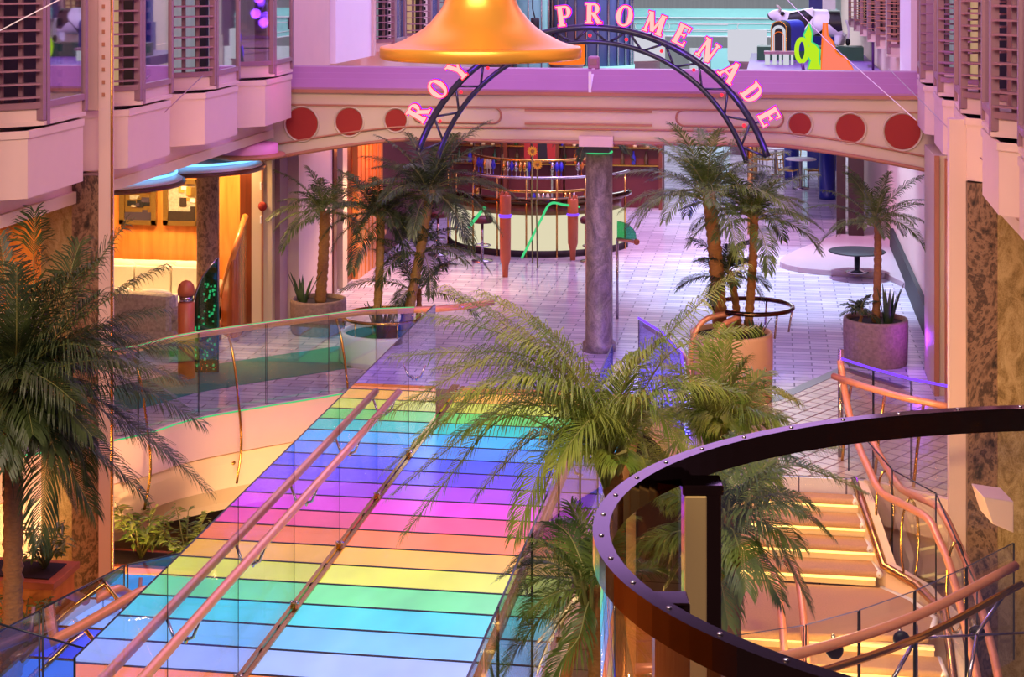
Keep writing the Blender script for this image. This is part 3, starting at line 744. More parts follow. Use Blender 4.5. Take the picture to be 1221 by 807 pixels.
# --- far bottom right balcony, near the camera
r = balustrade('curved glass balustrade with black clamps at the lower right corner', (1, 12.2, 0))
rp = [(-.9, 11.0), (-.35, 11.15), (.2, 11.45), (.98, 12.2), (1.82, 13.35)]
rs = [tuple(v)[:2] for v in spline([(x, y, 0) for x, y in rp], 4)]
for a, c in ((0, 8), (8, 12), (12, 16)): glass_run(r, [rs[a], rs[(a+c)//2], rs[c]], .1, 1.0, 'glass_clear')
MB().tube([(x, y-.05, .84) for x, y in rs], .036, 'copper_rail', 10).build('handrail', r)
MB().tube([(x+.02, y-.22, .76) for x, y in rs], .027, 'brass', 10).build('tube_rail', r)
for px, py in ((995, 775), (1075, 762), (1165, 755)):
    c = P(px, py, 11.4+(px-995)*.007)
    MB().ball(c, .062, 'black_rubber', 14, (1, .55, 1)).tube([c, c+Vector((.0, .25, 0))], .016, 'steel', 6).build('glass_clamp', r)
MB().tube([P(1085, 761, 12.0), P(1165, 757, 12.4), P(1225, 754, 12.9)], .01, 'steel', 6).build('tie_rod', r)
for a, c, in ((P(1090, 765, 12), P(1050, 835, 11.8)), (P(1165, 758, 12.3), P(1150, 835, 12.1)), (P(1200, 705, 12.9), P(1165, 755, 12.4)), (P(1092, 745, 12), P(1092, 840, 12))):
    MB().tube([a, c], .016, 'steel', 6).build('stanchion', r)
# --- lower left stair
r = balustrade('short glass stair balustrade with two pink handrails at the lower left', (-5.3, 12.8, -.6))
a, b_ = PX(51, 725, -5.2), PX(148, 674, -5.2)
m1 = (a+b_)/2
def sheet(root, q, mat):
    mb = MB(); mb.add(q, [(0, 1, 2, 3)], mat); e = MB(); o = mb.build('glass_panel', root)
    e.tube([q[3], q[2]], .008, 'glass_edge', 5); e.tube([q[1], q[2]], .008, 'glass_edge', 5); e.tube([q[0], q[3]], .008, 'glass_edge', 5)
    e.build('panel_edge', o).location = (0, 0, 0)
dn = Vector((0, 0, -1.25))
sheet(r, [a+dn, b_+dn, b_, a], 'glass_blue_sheen')
c0 = PX(-25, 765, -5.2); ce = PX(47, 728, -5.2); sheet(r, [c0+dn, ce+dn, ce, c0], 'glass_blue_sheen')
c1 = PX(152, 673, -5.2); c2 = c1+Vector((.75, 1.3, -.15)); sheet(r, [c1+dn, c2+dn, c2, c1], 'glass_blue_sheen')
c3, c4 = P(-20, 738, 11.0), P(136, 783, 11.2); sheet(r, [c3+dn*.8, c4+dn*.8, c4, c3], 'glass_blue_sheen')
MB().tube(spline([P(-20, 778, 12.2), P(60, 745, 12.7), P(133, 705, 13.2), P(152, 708, 13.5), P(185, 722, 14)], 5), .038, 'copper_rail', 10).build('handrail', r)
MB().tube(spline([P(15, 786, 12.0), P(90, 750, 12.4), P(165, 707, 12.9), P(178, 709, 13.1), P(205, 722, 13.6)], 5), .04, 'copper_rail', 10).build('handrail', r)
for q in (P(65, 775, 12.3), P(165, 728, 13), P(36, 765, 12.3)):
    MB().tube([q, q+Vector((-.02, .1, .22))], .015, 'louvre_metal', 6).build('rail_bracket', r)
for q, w in ((P(130, 800, 12.6), P(80, 730, 13)), (P(190, 800, 12.8), P(120, 690, 13.2)), (P(50, 800, 12.4), P(110, 735, 12.9))):
    MB().tube(spline([q, (q+w)/2+Vector((.03, 0, .03)), w], 5), .018, 'brass', 6).build('stanchion', r)
# added glowing landing in place of the walkway's blue reflection at the lower left
ld = thing('added_glow_landing', 'added blue and violet glowing landing for the walkway reflection at lower left', 'landing', (-5.1, 12.5, -.4), world=True)
ly = 9.2
for i, c_ in enumerate((10, 10, 11, 11, 0, 12, 11, 0, 13)):
    MB().bb((-6.1, ly+.02, -.36), (-4.22, ly+.64, -.31), 'panel_glow_%d' % c_).build('glass_panel', ld); MB().bb((-6.15, ly-.02, -.4), (-4.2, ly+.02, -.305), 'brass').build('joint_beam', ld); ly += .66
MB().bb((-6.2, 9.1, -.5), (-6.1, ly, -.28), 'brass').bb((-4.22, 9.1, -.5), (-4.17, ly, -.28), 'brass').build('stringer', ld)
for x0 in (-5.9, -5.2): MB().tube(spline([(x0, 9.3, -.27), (x0+.5, 11, -.27), (x0+.7, 13, -.27), (x0+.6, ly, -.27)], 5), .03, 'brass', 6).build('curved_strip', ld)
# ================================================================== RIGHT STAIRCASE
st = thing('staircase', 'carpeted staircase with lit risers going down behind the bronze ring', 'staircase', (.2, 16.5, FLW), world=True)
def tread(pts, z, th=.07):
    """carpeted tread with rounded nosing: pts = (xl, yb), (xr, yb), (xr2, yf), (xl, yf)"""
    (xl, yb), (xr, yb2), (xr2, yf2), (xl2, yf) = pts
    mb = MB(); prof = [(0, 0), (-.018, -.006), (-.03, -.022), (-.032, -.04), (-.025, -.058), (0, -th)]
    L = [(xl, yb, z), (xl2, yf+.03, z)]; R_ = [(xr, yb2, z), (xr2, yf2+.03, z)]
    mb.add([L[0], R_[0], R_[1], L[1]], [(3, 2, 1, 0)], 'carpet')
    vs = [];
    for dy, dz in prof: vs += [(xl2, yf+.03+dy, z+dz), (xr2, yf2+.03+dy, z+dz)]
    mb.add(vs, [(2*i, 2*i+2, 2*i+3, 2*i+1) for i in range(len(prof)-1)], 'carpet', True)
    mb.add([(xl, yb, z-th), (xr, yb2, z-th), (xr2, yf2+.03, z-th), (xl2, yf+.03, z-th)], [(0, 1, 2, 3)], 'carpet')
    o = mb.build('tread', st)
    e = MB(); e.tube([(xr, yb2, z-.03), (xr2, yf2, z-.03)], .035, 'white_paint', 8); e.build('edge_trim', o).location = (0, 0, 0)
XL = -.8
def xr(y): return 1.02 if y > 17.3 else 1.02
fr_ = [18.15, 17.98, 17.72, 17.48, 17.22]; xe = [.80, .84, .9, .96, 1.04]
for k in range(1, 5):
    tread([(XL, fr_[k-1]+.06), (xe[k-1]+.02, fr_[k-1]+.06), (xe[k], fr_[k]), (XL, fr_[k])], -.16*k)
    MB().bb((XL, fr_[k-1]+.05, -.16*k), (xe[k]-.03, fr_[k-1]+.07, -.16*(k-1)-.06), 'plaster_cream').build('riser', st)
    MB().bb((XL, fr_[k-1]+.0, -.16*(k-1)-.085), (xe[k]-.04, fr_[k-1]+.03, -.16*(k-1)-.07), 'led_warm').build('led_strip', st)
zl = -.8
MB().prism([(XL, 17.25), (1.06, 17.25), (1.32, 16.95), (1.52, 16.5), (1.42, 16.05), (.4, 15.92), (XL, 15.9)], zl-.08, zl, 'carpet').build('landing', st, bevel=.03)
MB().tube([(1.06, 17.25, zl-.02), (1.32, 16.95, zl-.02), (1.52, 16.5, zl-.02), (1.44, 16.1, zl-.02)], .035, 'white_paint', 8).build('edge_trim', st)
MB().bb((XL, 17.27, zl), (1.0, 17.29, -.7), 'plaster_cream').build('riser', st)
MB().bb((XL, 17.22, -.73), (1.0, 17.26, -.715), 'led_warm').build('led_strip', st)
y = 15.92
for k in range(13):
    z = zl-.16*(k+1); yf = y-.3
    tread([(XL, y+.06), (1.5-.004*k, y+.06), (1.52-.004*k, yf), (XL, yf)], z)
    MB().bb((XL, y+.05, z), (1.46, y+.07, z+.1), 'plaster_cream').build('riser', st)
    MB().bb((XL, y+.0, z+.075), (1.46, y+.03, z+.09), 'led_warm').build('led_strip', st)
    y = yf
# cream stringer wall at the right flank
mb = MB(); fl = [(.85, 18.2, .0), (.92, 17.75, -.1), (1.1, 17.2, -.55), (1.4, 16.9, -.62), (1.62, 16.4, -.7), (1.62, 15.9, -.85), (1.62, 13, -2.4)]
for i in range(len(fl)-1):
    (xa, ya, za), (xb, yb, zb_) = fl[i], fl[i+1]
    mb.add([(xa, ya, -2.9), (xb, yb, -2.9), (xb, yb, zb_), (xa, ya, za), (xa+.1, ya, -2.9), (xb+.1, yb, -2.9), (xb+.1, yb, zb_), (xa+.1, ya, za)], [(0, 1, 2, 3), (7, 6, 5, 4), (3, 2, 6, 7), (0, 3, 7, 4), (1, 5, 6, 2)], 'plaster_cream')
mb.build('stringer', st)
mb = MB(); mb.tube([(x-.02, y_, z_-.02) for x, y_, z_ in fl], .045, 'brass', 8); mb.build('base_rail', st)
# stair balustrade with twin copper rails and oval hoops
r = balustrade('copper railed stair balustrade with oval brass hoops beside the carpeted stairs', (1.3, 16.8, -.5))
railA = [(1002, 430, 18.6), (1005, 452, 18.5), (1012, 490, 18.2), (1022, 527, 17.8), (1035, 557, 17.4), (1050, 586, 17.0), (1078, 602, 16.5), (1107, 619, 16.0), (1120, 645, 15.7), (1133, 676, 15.4), (1157, 770, 14.7), (1166, 812, 14.4), (1180, 900, 13.9)]
railB = [(1032, 500, 18.0), (1041, 527, 17.8), (1056, 555, 17.4), (1074, 582, 17.0), (1098, 594, 16.5), (1121, 607, 16.0), (1139, 642, 15.7), (1157, 683, 15.4), (1182, 770, 14.7), (1191, 812, 14.4), (1205, 900, 13.9)]
MB().tube(spline([P(*q) for q in railA], 3), .038, 'copper_rail', 10).build('handrail', r)
MB().tube(spline([P(*q) for q in railB], 3), .038, 'copper_rail', 10).build('handrail', r)
gp = [P(1012, 500, 18.1), P(1064, 560, 17.1), P(1116, 588, 16.0), P(1165, 700, 14.9)]
for i in range(3):
    q0, q1 = gp[i], gp[i+1]; k = 1.15
    sheet(r, [q0+Vector((0, 0, -k)), q1+Vector((0, 0, -k)), q1, q0], 'glass_clear')
for px, py, d in ((1085, 645, 16.7), (1055, 610, 17.3), (1140, 700, 15.5)):
    c = P(px, py, d)
    MB().tube([c+Vector((.09*math.cos(t), .05*math.cos(t), .42*math.sin(t))) for t in [2*PI*i/28 for i in range(28)]], .014, 'brass', 6, closed=True).build('hoop', r)
# handrail pair at the left flank of the lower stair
r = balustrade('pair of copper stair handrails rising out of the palm leaves', (-.1, 15.5, -2))
for x0 in (920, 946):
    MB().tube(spline([P(x0-10, 668, 16.2), P(x0+2, 680, 16.0), P(x0+9, 710, 15.7), P(x0+14, 760, 15.2), P(x0+18, 830, 14.5)], 4), .036, 'copper_rail', 10).build('handrail', r)
# ================================================================== BRONZE RING RAIL
RC = Vector((1.976*CT-4.456*ST, 1.976*ST+4.456*CT, 3.9))
def rp_(a, k=0, z=0):
    u, v = (1.761-k)*math.cos(a), (1.349-k)*math.sin(a)
    return RC+Vector((u*CT-v*ST, u*ST+v*CT, z))
rg = thing('ring_railing', 'dark bronze oval ring railing close to the camera on the right', 'railing', (RC.x, RC.y, 2.6), world=True)
n = 120; mb = MB(); vs = []
sec = [(0, 0), (0, -.078), (.045, -.078), (.045, 0)]
for i in range(n):
    a = 2*PI*i/n; vs += [rp_(a, k, z) for k, z in sec]
fs = []
for i in range(n):
    a, c = i*4, ((i+1) % n)*4
    for k in range(4): fs.append((a+k, c+k, c+(k+1) % 4, a+(k+1) % 4))
mb.add(vs, fs, 'bronze', False)
ringo = mb.build('ring_band', rg)
for i in range(96):
    a = 2*PI*i/96
    p = rp_(a, .0225, .001)
    if i % 2 == 0: MB().ball(p, .0075, 'steel', 8, (1, 1, .5)).build('bolt', ringo).location = (0, 0, 0)
n = 96; mb = MB(); vs = []
for i in range(n):
    a = 2*PI*i/n; vs += [rp_(a, .02, -.078), rp_(a, .02, -1.3)]
mb.add(vs, [(2*i, 2*i+1, 2*((i+1) % n)+1, 2*((i+1) % n)) for i in range(n)], 'glass_drum', True); mb.build('glass_drum', rg)
n = 120; mb = MB(); vs = []
for i in range(n):
    a = 2*PI*i/n; vs += [rp_(a, k, z) for k, z in ((0.0, -1.3), (.0, -1.38), (.05, -1.38), (.05, -1.3))]
mb.add(vs, fs_ := [(i*4+k, ((i+1) % n)*4+k, ((i+1) % n)*4+(k+1) % 4, i*4+(k+1) % 4) for i in range(n) for k in range(4)], 'bronze'); mb.build('lower_band', rg)
def ringpost(px, d, w, ztop, two):
    c = P(px, 600, d); o = thing  # placed just inside the ring
    M = Matrix.Rotation(TH, 3, 'Z')
    mb = MB()
    if two:
        mb.box((c.x, c.y, (ztop+2.52)/2), (w, w*.9, ztop-2.52), 'bronze', M=M)
        f = Vector((-ST, CT, 0)); rr_ = Vector((CT, ST, 0))
        q = Vector((c.x, c.y, 0))-f*w*.46-rr_*w*.2
        mb.box((q.x, q.y, (ztop+2.53)/2), (w*.6, .014, ztop-2.54), 'gold_panel', M=M)
        mb.box((c.x, c.y, ztop+.012), (w*1.12, w*1.0, .03), 'bronze', M=M)
    else:
        mb.box((c.x, c.y, (ztop+2.52)/2), (w, w, ztop-2.52), 'bronze', M=M)
    mb.build('post', rg, bevel=.004)
ringpost(836, 5.13, .112, 3.815, True)
ringpost(800, 4.07, .085, 3.88, False)
ringpost(1150, 5.62, .09, 3.815, False) if False else None
# ================================================================== PLANTS
def frond_mesh(mb, spine, leaf=.25, width=.007, pairs=34, mat='leaf', hang=.5, rr=.009, seed=0, start=.14, fold=.25):
    rnd = random.Random(seed)
    sp = spline(spine, 8); L = len(sp); acc = [0]
    for i in range(1, L): acc.append(acc[-1]+(sp[i]-sp[i-1]).length)
    tot = acc[-1]
    rp = sp[::2]+([] if L % 2 else [sp[-1]])
    mb.tube(rp, [rr*(1-.8*i/(len(rp)-1)) for i in range(len(rp))], 'rachis', 5)
    def at(s):
        s *= tot
        for i in range(1, L):
            if acc[i] >= s: k = (s-acc[i-1])/max(1e-6, acc[i]-acc[i-1]); return sp[i-1].lerp(sp[i], k), (sp[i]-sp[i-1]).normalized()
        return sp[-1], (sp[-1]-sp[-2]).normalized()
    up = Vector((0, 0, 1))
    for j in range(pairs):
        t = start+(1-start)*(j+rnd.uniform(-.2, .2))/pairs; t = min(1, max(start, t)); p, T = at(t)
        sd = T.cross(up)
        if sd.length < .1: sd = T.cross(Vector((1, .3, 0)))
        sd.normalize(); nm = sd.cross(T).normalized()
        ll = leaf*(.35+.75*math.sin(PI*min(1, .12+.84*t)))*rnd.uniform(.85, 1.12)
        for s_ in (-1, 1):
            d0 = (T*(.55+.5*t)+sd*s_*(.9-.25*t)+nm*fold+Vector((rnd.uniform(-.1, .1), rnd.uniform(-.1, .1), rnd.uniform(-.08, .08)))).normalized()
            d1 = (d0+Vector((0, 0, -hang*rnd.uniform(.6, 1.2)))).normalized()
            d2 = (d1+Vector((0, 0, -hang*1.2))).normalized()
            w = width*rnd.uniform(.8, 1.15); wv = d0.cross(nm).normalized()*w
            if wv.length < 1e-5: wv = T*w
            a = p; b_ = a+d0*ll*.4; c = b_+d1*ll*.35; e = c+d2*ll*.25
            mb.add([a-wv*.4, a+wv*.4, b_-wv, b_+wv, c-wv*.75, c+wv*.75, e], [(0, 1, 3, 2), (2, 3, 5, 4), (4, 5, 6)], mat)
def trunk(root, a, b, r0, r1, mat='bark', name='trunk'):
    a, b = Vector(a), Vector(b); n = max(8, int((b-a).length/.05)); rnd = random.Random(3); pts = []; rs = []
    for i in range(n+1):
        t = i/n; pts.append(a.lerp(b, t)+Vector((math.sin(t*2.2)*.03, 0, 0))); rs.append((r0+(r1-r0)*t)*(1+.09*((i % 2)*2-1))*(1+rnd.uniform(-.05, .05)))
    return MB().tube(pts, rs, mat, 10).build(name, root)
def palm_px(label, crown, base, fronds, leaf=.26, pairs=36, mat='leaf', r=.07, width=.012, group=None, fill=8, L=1.1, tmat='bark', hang=.5):
    """palm whose fronds reach toward chosen directions; base/crown in world coordinates"""
    root = thing('palm', label, 'palm', tuple(base), group, world=True)
    trunk(root, base, crown+Vector((0, 0, .05)), r, r*.85, tmat)
    rnd = random.Random(label)
    mb = MB()
    for i in range(10):
        a = i*2.4; mb.tube([crown+Vector((0, 0, -.25)), crown+Vector((.09*math.cos(a), .09*math.sin(a), -.02)), crown+Vector((.16*math.cos(a), .16*math.sin(a), .2))], [.03, .02, .008], 'rachis', 5)
    mb.build('crownshaft', root)
    for i, (mid, tip) in enumerate(fronds):
        mb = MB(); base_ = crown+Vector((rnd.uniform(-.04, .04), rnd.uniform(-.04, .04), 0))
        frond_mesh(mb, [base_, base_.lerp(mid, .5)+Vector((0, 0, .05*(tip-base_).length)), mid, mid.lerp(tip, .55)+Vector((0, 0, .03)), tip], leaf, width, pairs, mat, hang, seed=i+len(label), fold=.3)
        mb.build('frond', root)
    for i in range(fill):
        a = i*2.399+rnd.uniform(0, .5); el = rnd.uniform(-.3, 1.2); l = L*rnd.uniform(.65, 1)
        mb = MB(); frond_mesh(mb, arcfrond(crown, a, el, l, rnd.uniform(.9, 1.7)), leaf*.95, width, int(pairs*.9), mat, hang, seed=50+i); mb.build('frond', root)
    return root
def arcfrond(c, az, el, L, droop, n=6):
    p = Vector(c); out = [p.copy()]; e = el
    for i in range(n):
        p = p+Vector((math.cos(az)*math.cos(e), math.sin(az)*math.cos(e), math.sin(e)))*(L/n); out.append(p.copy()); e -= droop/n
    return out
TEMPL = {}
def templ(kind, el, L, droop, leaf, pairs, mat, width, k):
    key = (kind, k)
    if key not in TEMPL:
        mb = MB(); frond_mesh(mb, arcfrond((0, 0, 0), 0, el, L, droop), leaf, width, pairs, mat, .55, seed=k)
        o = mb.build('frond'); TEMPL[key] = o.data; bpy.data.objects.remove(o)
    return TEMPL[key]
def palm(label, base, crown, kind='mid', L=1.05, n=20, leaf=.24, pairs=28, mat='leaf', r=.075, width=.013, tmat='bark', group=None, lo=.05, seed=1):
    root = thing('palm', label, 'palm', tuple(base), group, world=True); rnd = random.Random(seed)
    base, crown = Vector(base), Vector(crown)
    trunk(root, base, crown+Vector((0, 0, .06)), r, r*.9, tmat)
    for i in range(n):
        q = i/(n-1); el = 1.35-(1.35-lo)*q**.8; k = int(q*5.99)
        me = templ(kind+mat, 1.35-(1.35-lo)*((k+.5)/6)**.8, L, .75+.75*((k+.5)/6), leaf, pairs, mat, width, k)
        o = bpy.data.objects.new('frond', me); COL.objects.link(o); o.parent = root
        o.location = crown-base+Vector((0, 0, rnd.uniform(-.06, .06))); o.rotation_euler = (rnd.uniform(-.12, .12), rnd.uniform(-.15, .15), i*2.399+seed*1.3); s_ = rnd.uniform(.82, 1.08); o.scale = (s_, s_, s_)
    return root
def F2(crown_d, lst):
    return [(P(m[0], m[1], crown_d+dd*.6), P(t[0], t[1], crown_d+dd)) for m, t, dd in lst]
FL = Vector((0, 0, FLW))
def down(c, z=FLW): return Vector((c.x, c.y, z))
# ---- the centre palm
d = 12.4; c = P(727, 552, d)
palm_px('leafy palm in the middle, its long fronds arching over the rainbow walkway', c, down(c), F2(d, [
    ((650, 425), (535, 345), .3), ((640, 415), (505, 375), .1), ((660, 410), (575, 350), .6), ((630, 425), (470, 425), .2), ((600, 425), (450, 500), -.2), ((610, 445), (462, 560), .2), ((620, 455), (500, 520), -.5),
    ((600, 498), (482, 638), -.3), ((615, 480), (468, 590), .4), ((655, 540), (615, 640), -.5), ((640, 520), (570, 590), .5), ((655, 450), (545, 470), -.6), ((645, 440), (520, 440), .7), ((680, 440), (600, 400), -.3),
    ((772, 425), (887, 318), .2), ((800, 420), (898, 392), -.2), ((790, 460), (885, 470), -.4), ((770, 480), (835, 560), -.6), ((695, 450), (640, 385), .1), ((690, 470), (615, 450), -.6),
    ((655, 480), (540, 520), -.4), ((748, 450), (800, 400), -.5), ((752, 480), (812, 470), -.7), ((690, 520), (640, 600), .4), ((735, 460), (765, 420), .8), ((705, 500), (660, 560), -.7), ((765, 520), (790, 600), .3), ((640, 470), (500, 480), .5)]),
    leaf=.34, pairs=72, mat='leaf_bright', r=.085, width=.0056, fill=5, L=.7, tmat='bark', hang=.95)
# ---- bright palm right of it
d = 13.4; c = P(856, 530, d)
palm_px('bright green bushy palm just above the bronze ring', c, down(c), F2(d, [
    ((862, 460), (868, 392), .2), ((830, 470), (800, 438), .3), ((905, 470), (946, 478), .1), ((905, 505), (935, 540), -.2), ((810, 490), (758, 515), .0), ((848, 465), (838, 412), .5),
    ((885, 475), (912, 445), .4), ((820, 520), (772, 560), -.3), ((890, 535), (915, 590), -.4), ((840, 480), (815, 460), -.4), ((880, 490), (925, 500), -.5), ((860, 490), (890, 430), -.3), ((835, 510), (790, 490), .6), ((870, 500), (905, 520), .6), ((850, 550), (820, 600), -.3)]),
    leaf=.34, pairs=66, mat='leaf_bright', r=.07, width=.0056, fill=10, L=.75, hang=.8)
# ---- palm behind the ring
d = 11.6; c = P(868, 622, d)
palm_px('dark green palm seen through the bronze ring in front of the stairs', c, down(c), F2(d, [
    ((940, 555), (1035, 590), .3), ((925, 545), (1000, 535), .5), ((930, 600), (990, 640), .1), ((910, 620), (965, 722), -.2), ((885, 650), (930, 715), -.4), ((840, 640), (795, 700), .2), ((830, 600), (775, 590), .3),
    ((868, 565), (880, 520), .5), ((855, 670), (868, 745), -.3), ((820, 630), (755, 660), -.1), ((895, 580), (930, 560), -.3), ((900, 610), (955, 610), -.5), ((850, 580), (830, 550), .0)]),
    leaf=.27, pairs=54, mat='leaf', width=.0056, r=.07, fill=9, L=.8, hang=.75)
# ---- palm left of the ring, low
d = 11.9; c = P(706, 705, d)
palm_px('low palm left of the bronze ring, fronds touching the walkway glass', c, down(c), F2(d, [
    ((660, 650), (612, 672), .2), ((645, 690), (598, 735), .0), ((650, 730), (602, 800), -.2), ((680, 640), (655, 625), .4), ((725, 640), (752, 618), .2), ((690, 760), (655, 815), -.3), ((760, 680), (805, 690), .1),
    ((740, 750), (765, 815), -.2), ((650, 670), (596, 690), .4), ((670, 700), (615, 770), .5), ((700, 650), (680, 600), .6), ((675, 670), (625, 640), -.4), ((720, 720), (740, 790), .4), ((665, 745), (640, 800), .3)]),
    leaf=.24, pairs=54, mat='leaf', width=.0056, r=.07, fill=5, L=.6)
# ---- big palm at the left edge
d = 13.6; c = P(12, 470, d)
palm_px('big dark palm filling the left edge before the marble pillar', c, Vector((c.x-.02, c.y, FLW)), F2(d, [
    ((38, 360), (42, 252), .2), ((90, 385), (196, 318), -.1), ((95, 350), (150, 268), .4), ((110, 425), (238, 412), .1), ((120, 440), (240, 505), -.3), ((115, 475), (248, 585), .2), ((60, 500), (48, 650), -.6),
    ((75, 360), (95, 290), .6), ((-20, 360), (-60, 300), .3), ((8, 350), (0, 280), .7), ((5, 540), (-40, 640), -.4), ((75, 460), (180, 470), -.6), ((70, 420), (165, 400), .6), ((60, 490), (140, 570), .5), ((50, 420), (120, 350), -.6),
    ((40, 520), (85, 600), .2), ((30, 380), (70, 330), -.4), ((60, 440), (140, 430), -.9), ((-10, 420), (-50, 470), .0), ((55, 470), (110, 520), -.8), ((20, 400), (20, 320), -.7), ((-5, 480), (-30, 560), .6), ((90, 430), (215, 450), .3), ((85, 470), (205, 545), -.1), ((100, 400), (190, 370), .2), ((70, 500), (170, 590), .0), ((60, 360), (120, 310), -.3), ((30, 440), (90, 480), -1.0), ((80, 410), (175, 440), -.7), ((45, 490), (110, 610), -.4)]),
    leaf=.38, pairs=70, mat='leaf_dark', r=.09, width=.006, fill=28, L=1.05, hang=.7, tmat='bark')
# ---- round planters
def ring_planter(label, c, r, h, mat, soil=True):
    root = thing('planter', label, 'planter', (c[0], c[1], 0))
    MB().lathe([(r*.94, 0), (r*.98, .03), (r, h*.6), (r, h-.04), (r*.985, h), (r*.9, h), (r*.9, h-.08)], mat, 40, cap=False).build('pot', root)
    MB().lathe([(.001, h-.06), (r*.9, h-.06)], 'soil', 30, cap=False).build('soil', root)
    return root
def blades(label, base, n=9, h=.45, mat='blade', spread=.35, seed=2, w=.03):
    root = MB(); rnd = random.Random(seed); base = Vector(base)
    for i in range(n):
        a = i*2.4; sp_ = spread*rnd.uniform(.2, 1); l = h*rnd.uniform(.7, 1.1)
        d0 = Vector((math.cos(a)*sp_, math.sin(a)*sp_, 1)).normalized(); s_ = Vector((-math.sin(a), math.cos(a), 0))*w; nrm = d0.cross(s_).normalized()*w*.3
        p0 = base+Vector((math.cos(a), math.sin(a), 0))*.05; pts = []
        for t, ww in ((0, .7), (.35, 1), (.7, .7), (1, .02)):
            q = p0+d0*l*t+Vector((math.cos(a), math.sin(a), -.3))*sp_*l*t*t*.4; pts += [q-s_*ww, q-nrm, q+s_*ww]
        root.add(pts, [(3*k+j, 3*k+j+1, 3*k+j+4, 3*k+j+3) for k in range(3) for j in range(2)], mat, True)
    o = root.build('agave'); return tag(o, label, 'plant')
c = Vector((-6.75, 24.35, 0)); ring_planter('round grey stone planter at the left under the footbridge', c, .42, .5, 'concrete_planter')
palm('small palm in the grey stone planter under the left end of the footbridge', c+Vector((.03, 0, .44)), c+Vector((.08, -.02, 1.75)), 'small', .95, 22, .2, 38, 'leaf', .085, .0072, 'bark', seed=2)
blades('spiky dark agave in the left stone planter', c+Vector((-.2, -.16, .44)), 10, .5)
c = Vector((1.37, 23.6, 0)); ring_planter('round speckled stone planter near the right wall', c, .44, .62, 'concrete_planter')
palm('small palm in the speckled planter near the right wall', c+Vector((-.0, 0, .56)), c+Vector((.0, -.02, 1.92)), 'small', .8, 19, .2, 38, 'leaf', .055, .0072, 'bark', seed=5, lo=-.1)
blades('tall spiky agave in the right speckled planter', c+Vector((.16, -.12, .56)), 9, .55, spread=.2)
palm('knee-high palm seedling in the right speckled planter', c+Vector((-.22, -.1, .56)), c+Vector((-.22, -.1, .72)), 'tiny', .32, 10, .12, 14, 'leaf_dark', .025, .01, seed=9)
# left ring bed
c = Vector((-5.35, 22.7, 0))
bed = ring_planter('low round planting bed with a brass ring rail left of the granite column', c, .62, .42, 'white_paint')
MB().tube(arc(0, 0, .58, 0, 2*PI*.98, 40, .62), .022, 'brass', 8).build('ring_rail', bed)
for i in range(6): MB().tube([(.58*math.cos(i*1.05), .58*math.sin(i*1.05), .38), (.58*math.cos(i*1.05), .58*math.sin(i*1.05), .62)], .014, 'brass', 6).build('rail_post', bed)
zz = Vector((0, 0, .36))
palm('slim leaning palm, leftmost in the ring railed bed', c+zz+Vector((-.12, .0, 0)), PY(452, 262, 22.7), 'mid', 1.05, 20, .24, 48, 'leaf_dark', .062, .0072, 'bark_pale', seed=3)
palm('tallest palm of the ring railed bed, reaching up to the sign letters', c+zz+Vector((.3, -.1, 0)), PY(511, 232, 22.6), 'tall', 1.3, 30, .28, 54, 'leaf_dark', .07, .0072, 'bark_pale', seed=4, lo=-.05)
palm('short green stemmed palm between two taller ones in the ring railed bed', c+zz+Vector((.22, .05, 0)), PY(500, 300, 22.75), 'mid', .8, 14, .22, 41, 'leaf_dark', .06, .0072, 'blade', seed=6)
palm('low fan of dark fronds at the foot of the ring railed bed', c+zz+Vector((.42, .2, 0)), c+zz+Vector((.42, .2, .55)), 'mid', .8, 9, .2, 38, 'leaf_dark', .04, .0072, seed=8)
blades('spiky agave tuft in front of the leaning palm', c+zz+Vector((.02, -.3, 0)), 12, .55)
# right ring bed
c = PZ(872, 475, 0); c = Vector((c.x, c.y, 0))
bed = ring_planter('round tan planter drum with a bronze ring rail right of the column', c, .52, .85, 'tan_drum')
MB().tube(arc(.25, .25, .52, -2.2, 3.6, 40, 1.12), .03, 'bronze', 8).build('ring_rail', bed)
for a in (-.9, .1, 1.2, 2.4): MB().tube([(.25+.52*math.cos(a)*.9, .25+.52*math.sin(a)*.9, .8), (.25+.52*math.cos(a), .25+.52*math.sin(a), 1.12)], .014, 'steel', 6).build('rail_post', bed)
MB().tube(spline([(-.05, -.5, 0), (-.2, -.45, .5), (-.12, -.35, .95), (.1, -.2, 1.08)], 6), .036, 'copper_rail', 8).build('handrail', bed)
MB().tube(spline([(-.42, -.35, 0), (-.5, -.3, .6), (-.35, -.2, 1.0), (.05, -.05, 1.1)], 6), .036, 'copper_rail', 8).build('handrail', bed)
zz = Vector((0, 0, .78))
palm('thick trunked palm in the tan drum, left of a slimmer one', c+zz+Vector((-.14, .2, 0)), P(843, 236, 20.9), 'tall', 1.3, 28, .28, 54, 'leaf', .095, .0072, 'bark', seed=11, lo=.1)
palm('slimmer palm in the tan drum, its fronds hanging over the white floor', c+zz+Vector((.2, .2, 0)), P(897, 262, 20.9), 'mid2', .95, 20, .24, 48, 'leaf', .058, .0072, 'bark', seed=13, lo=.05)
palm('low dark palm between the two trunks of the tan drum', c+zz+Vector((.08, .45, 0)), P(868, 330, 21.2), 'mid3', .65, 14, .22, 41, 'leaf_dark', .05, .0072, seed=15)
blades('small agave at the rim of the tan drum', c+zz+Vector((.3, -.2, 0)), 8, .3)
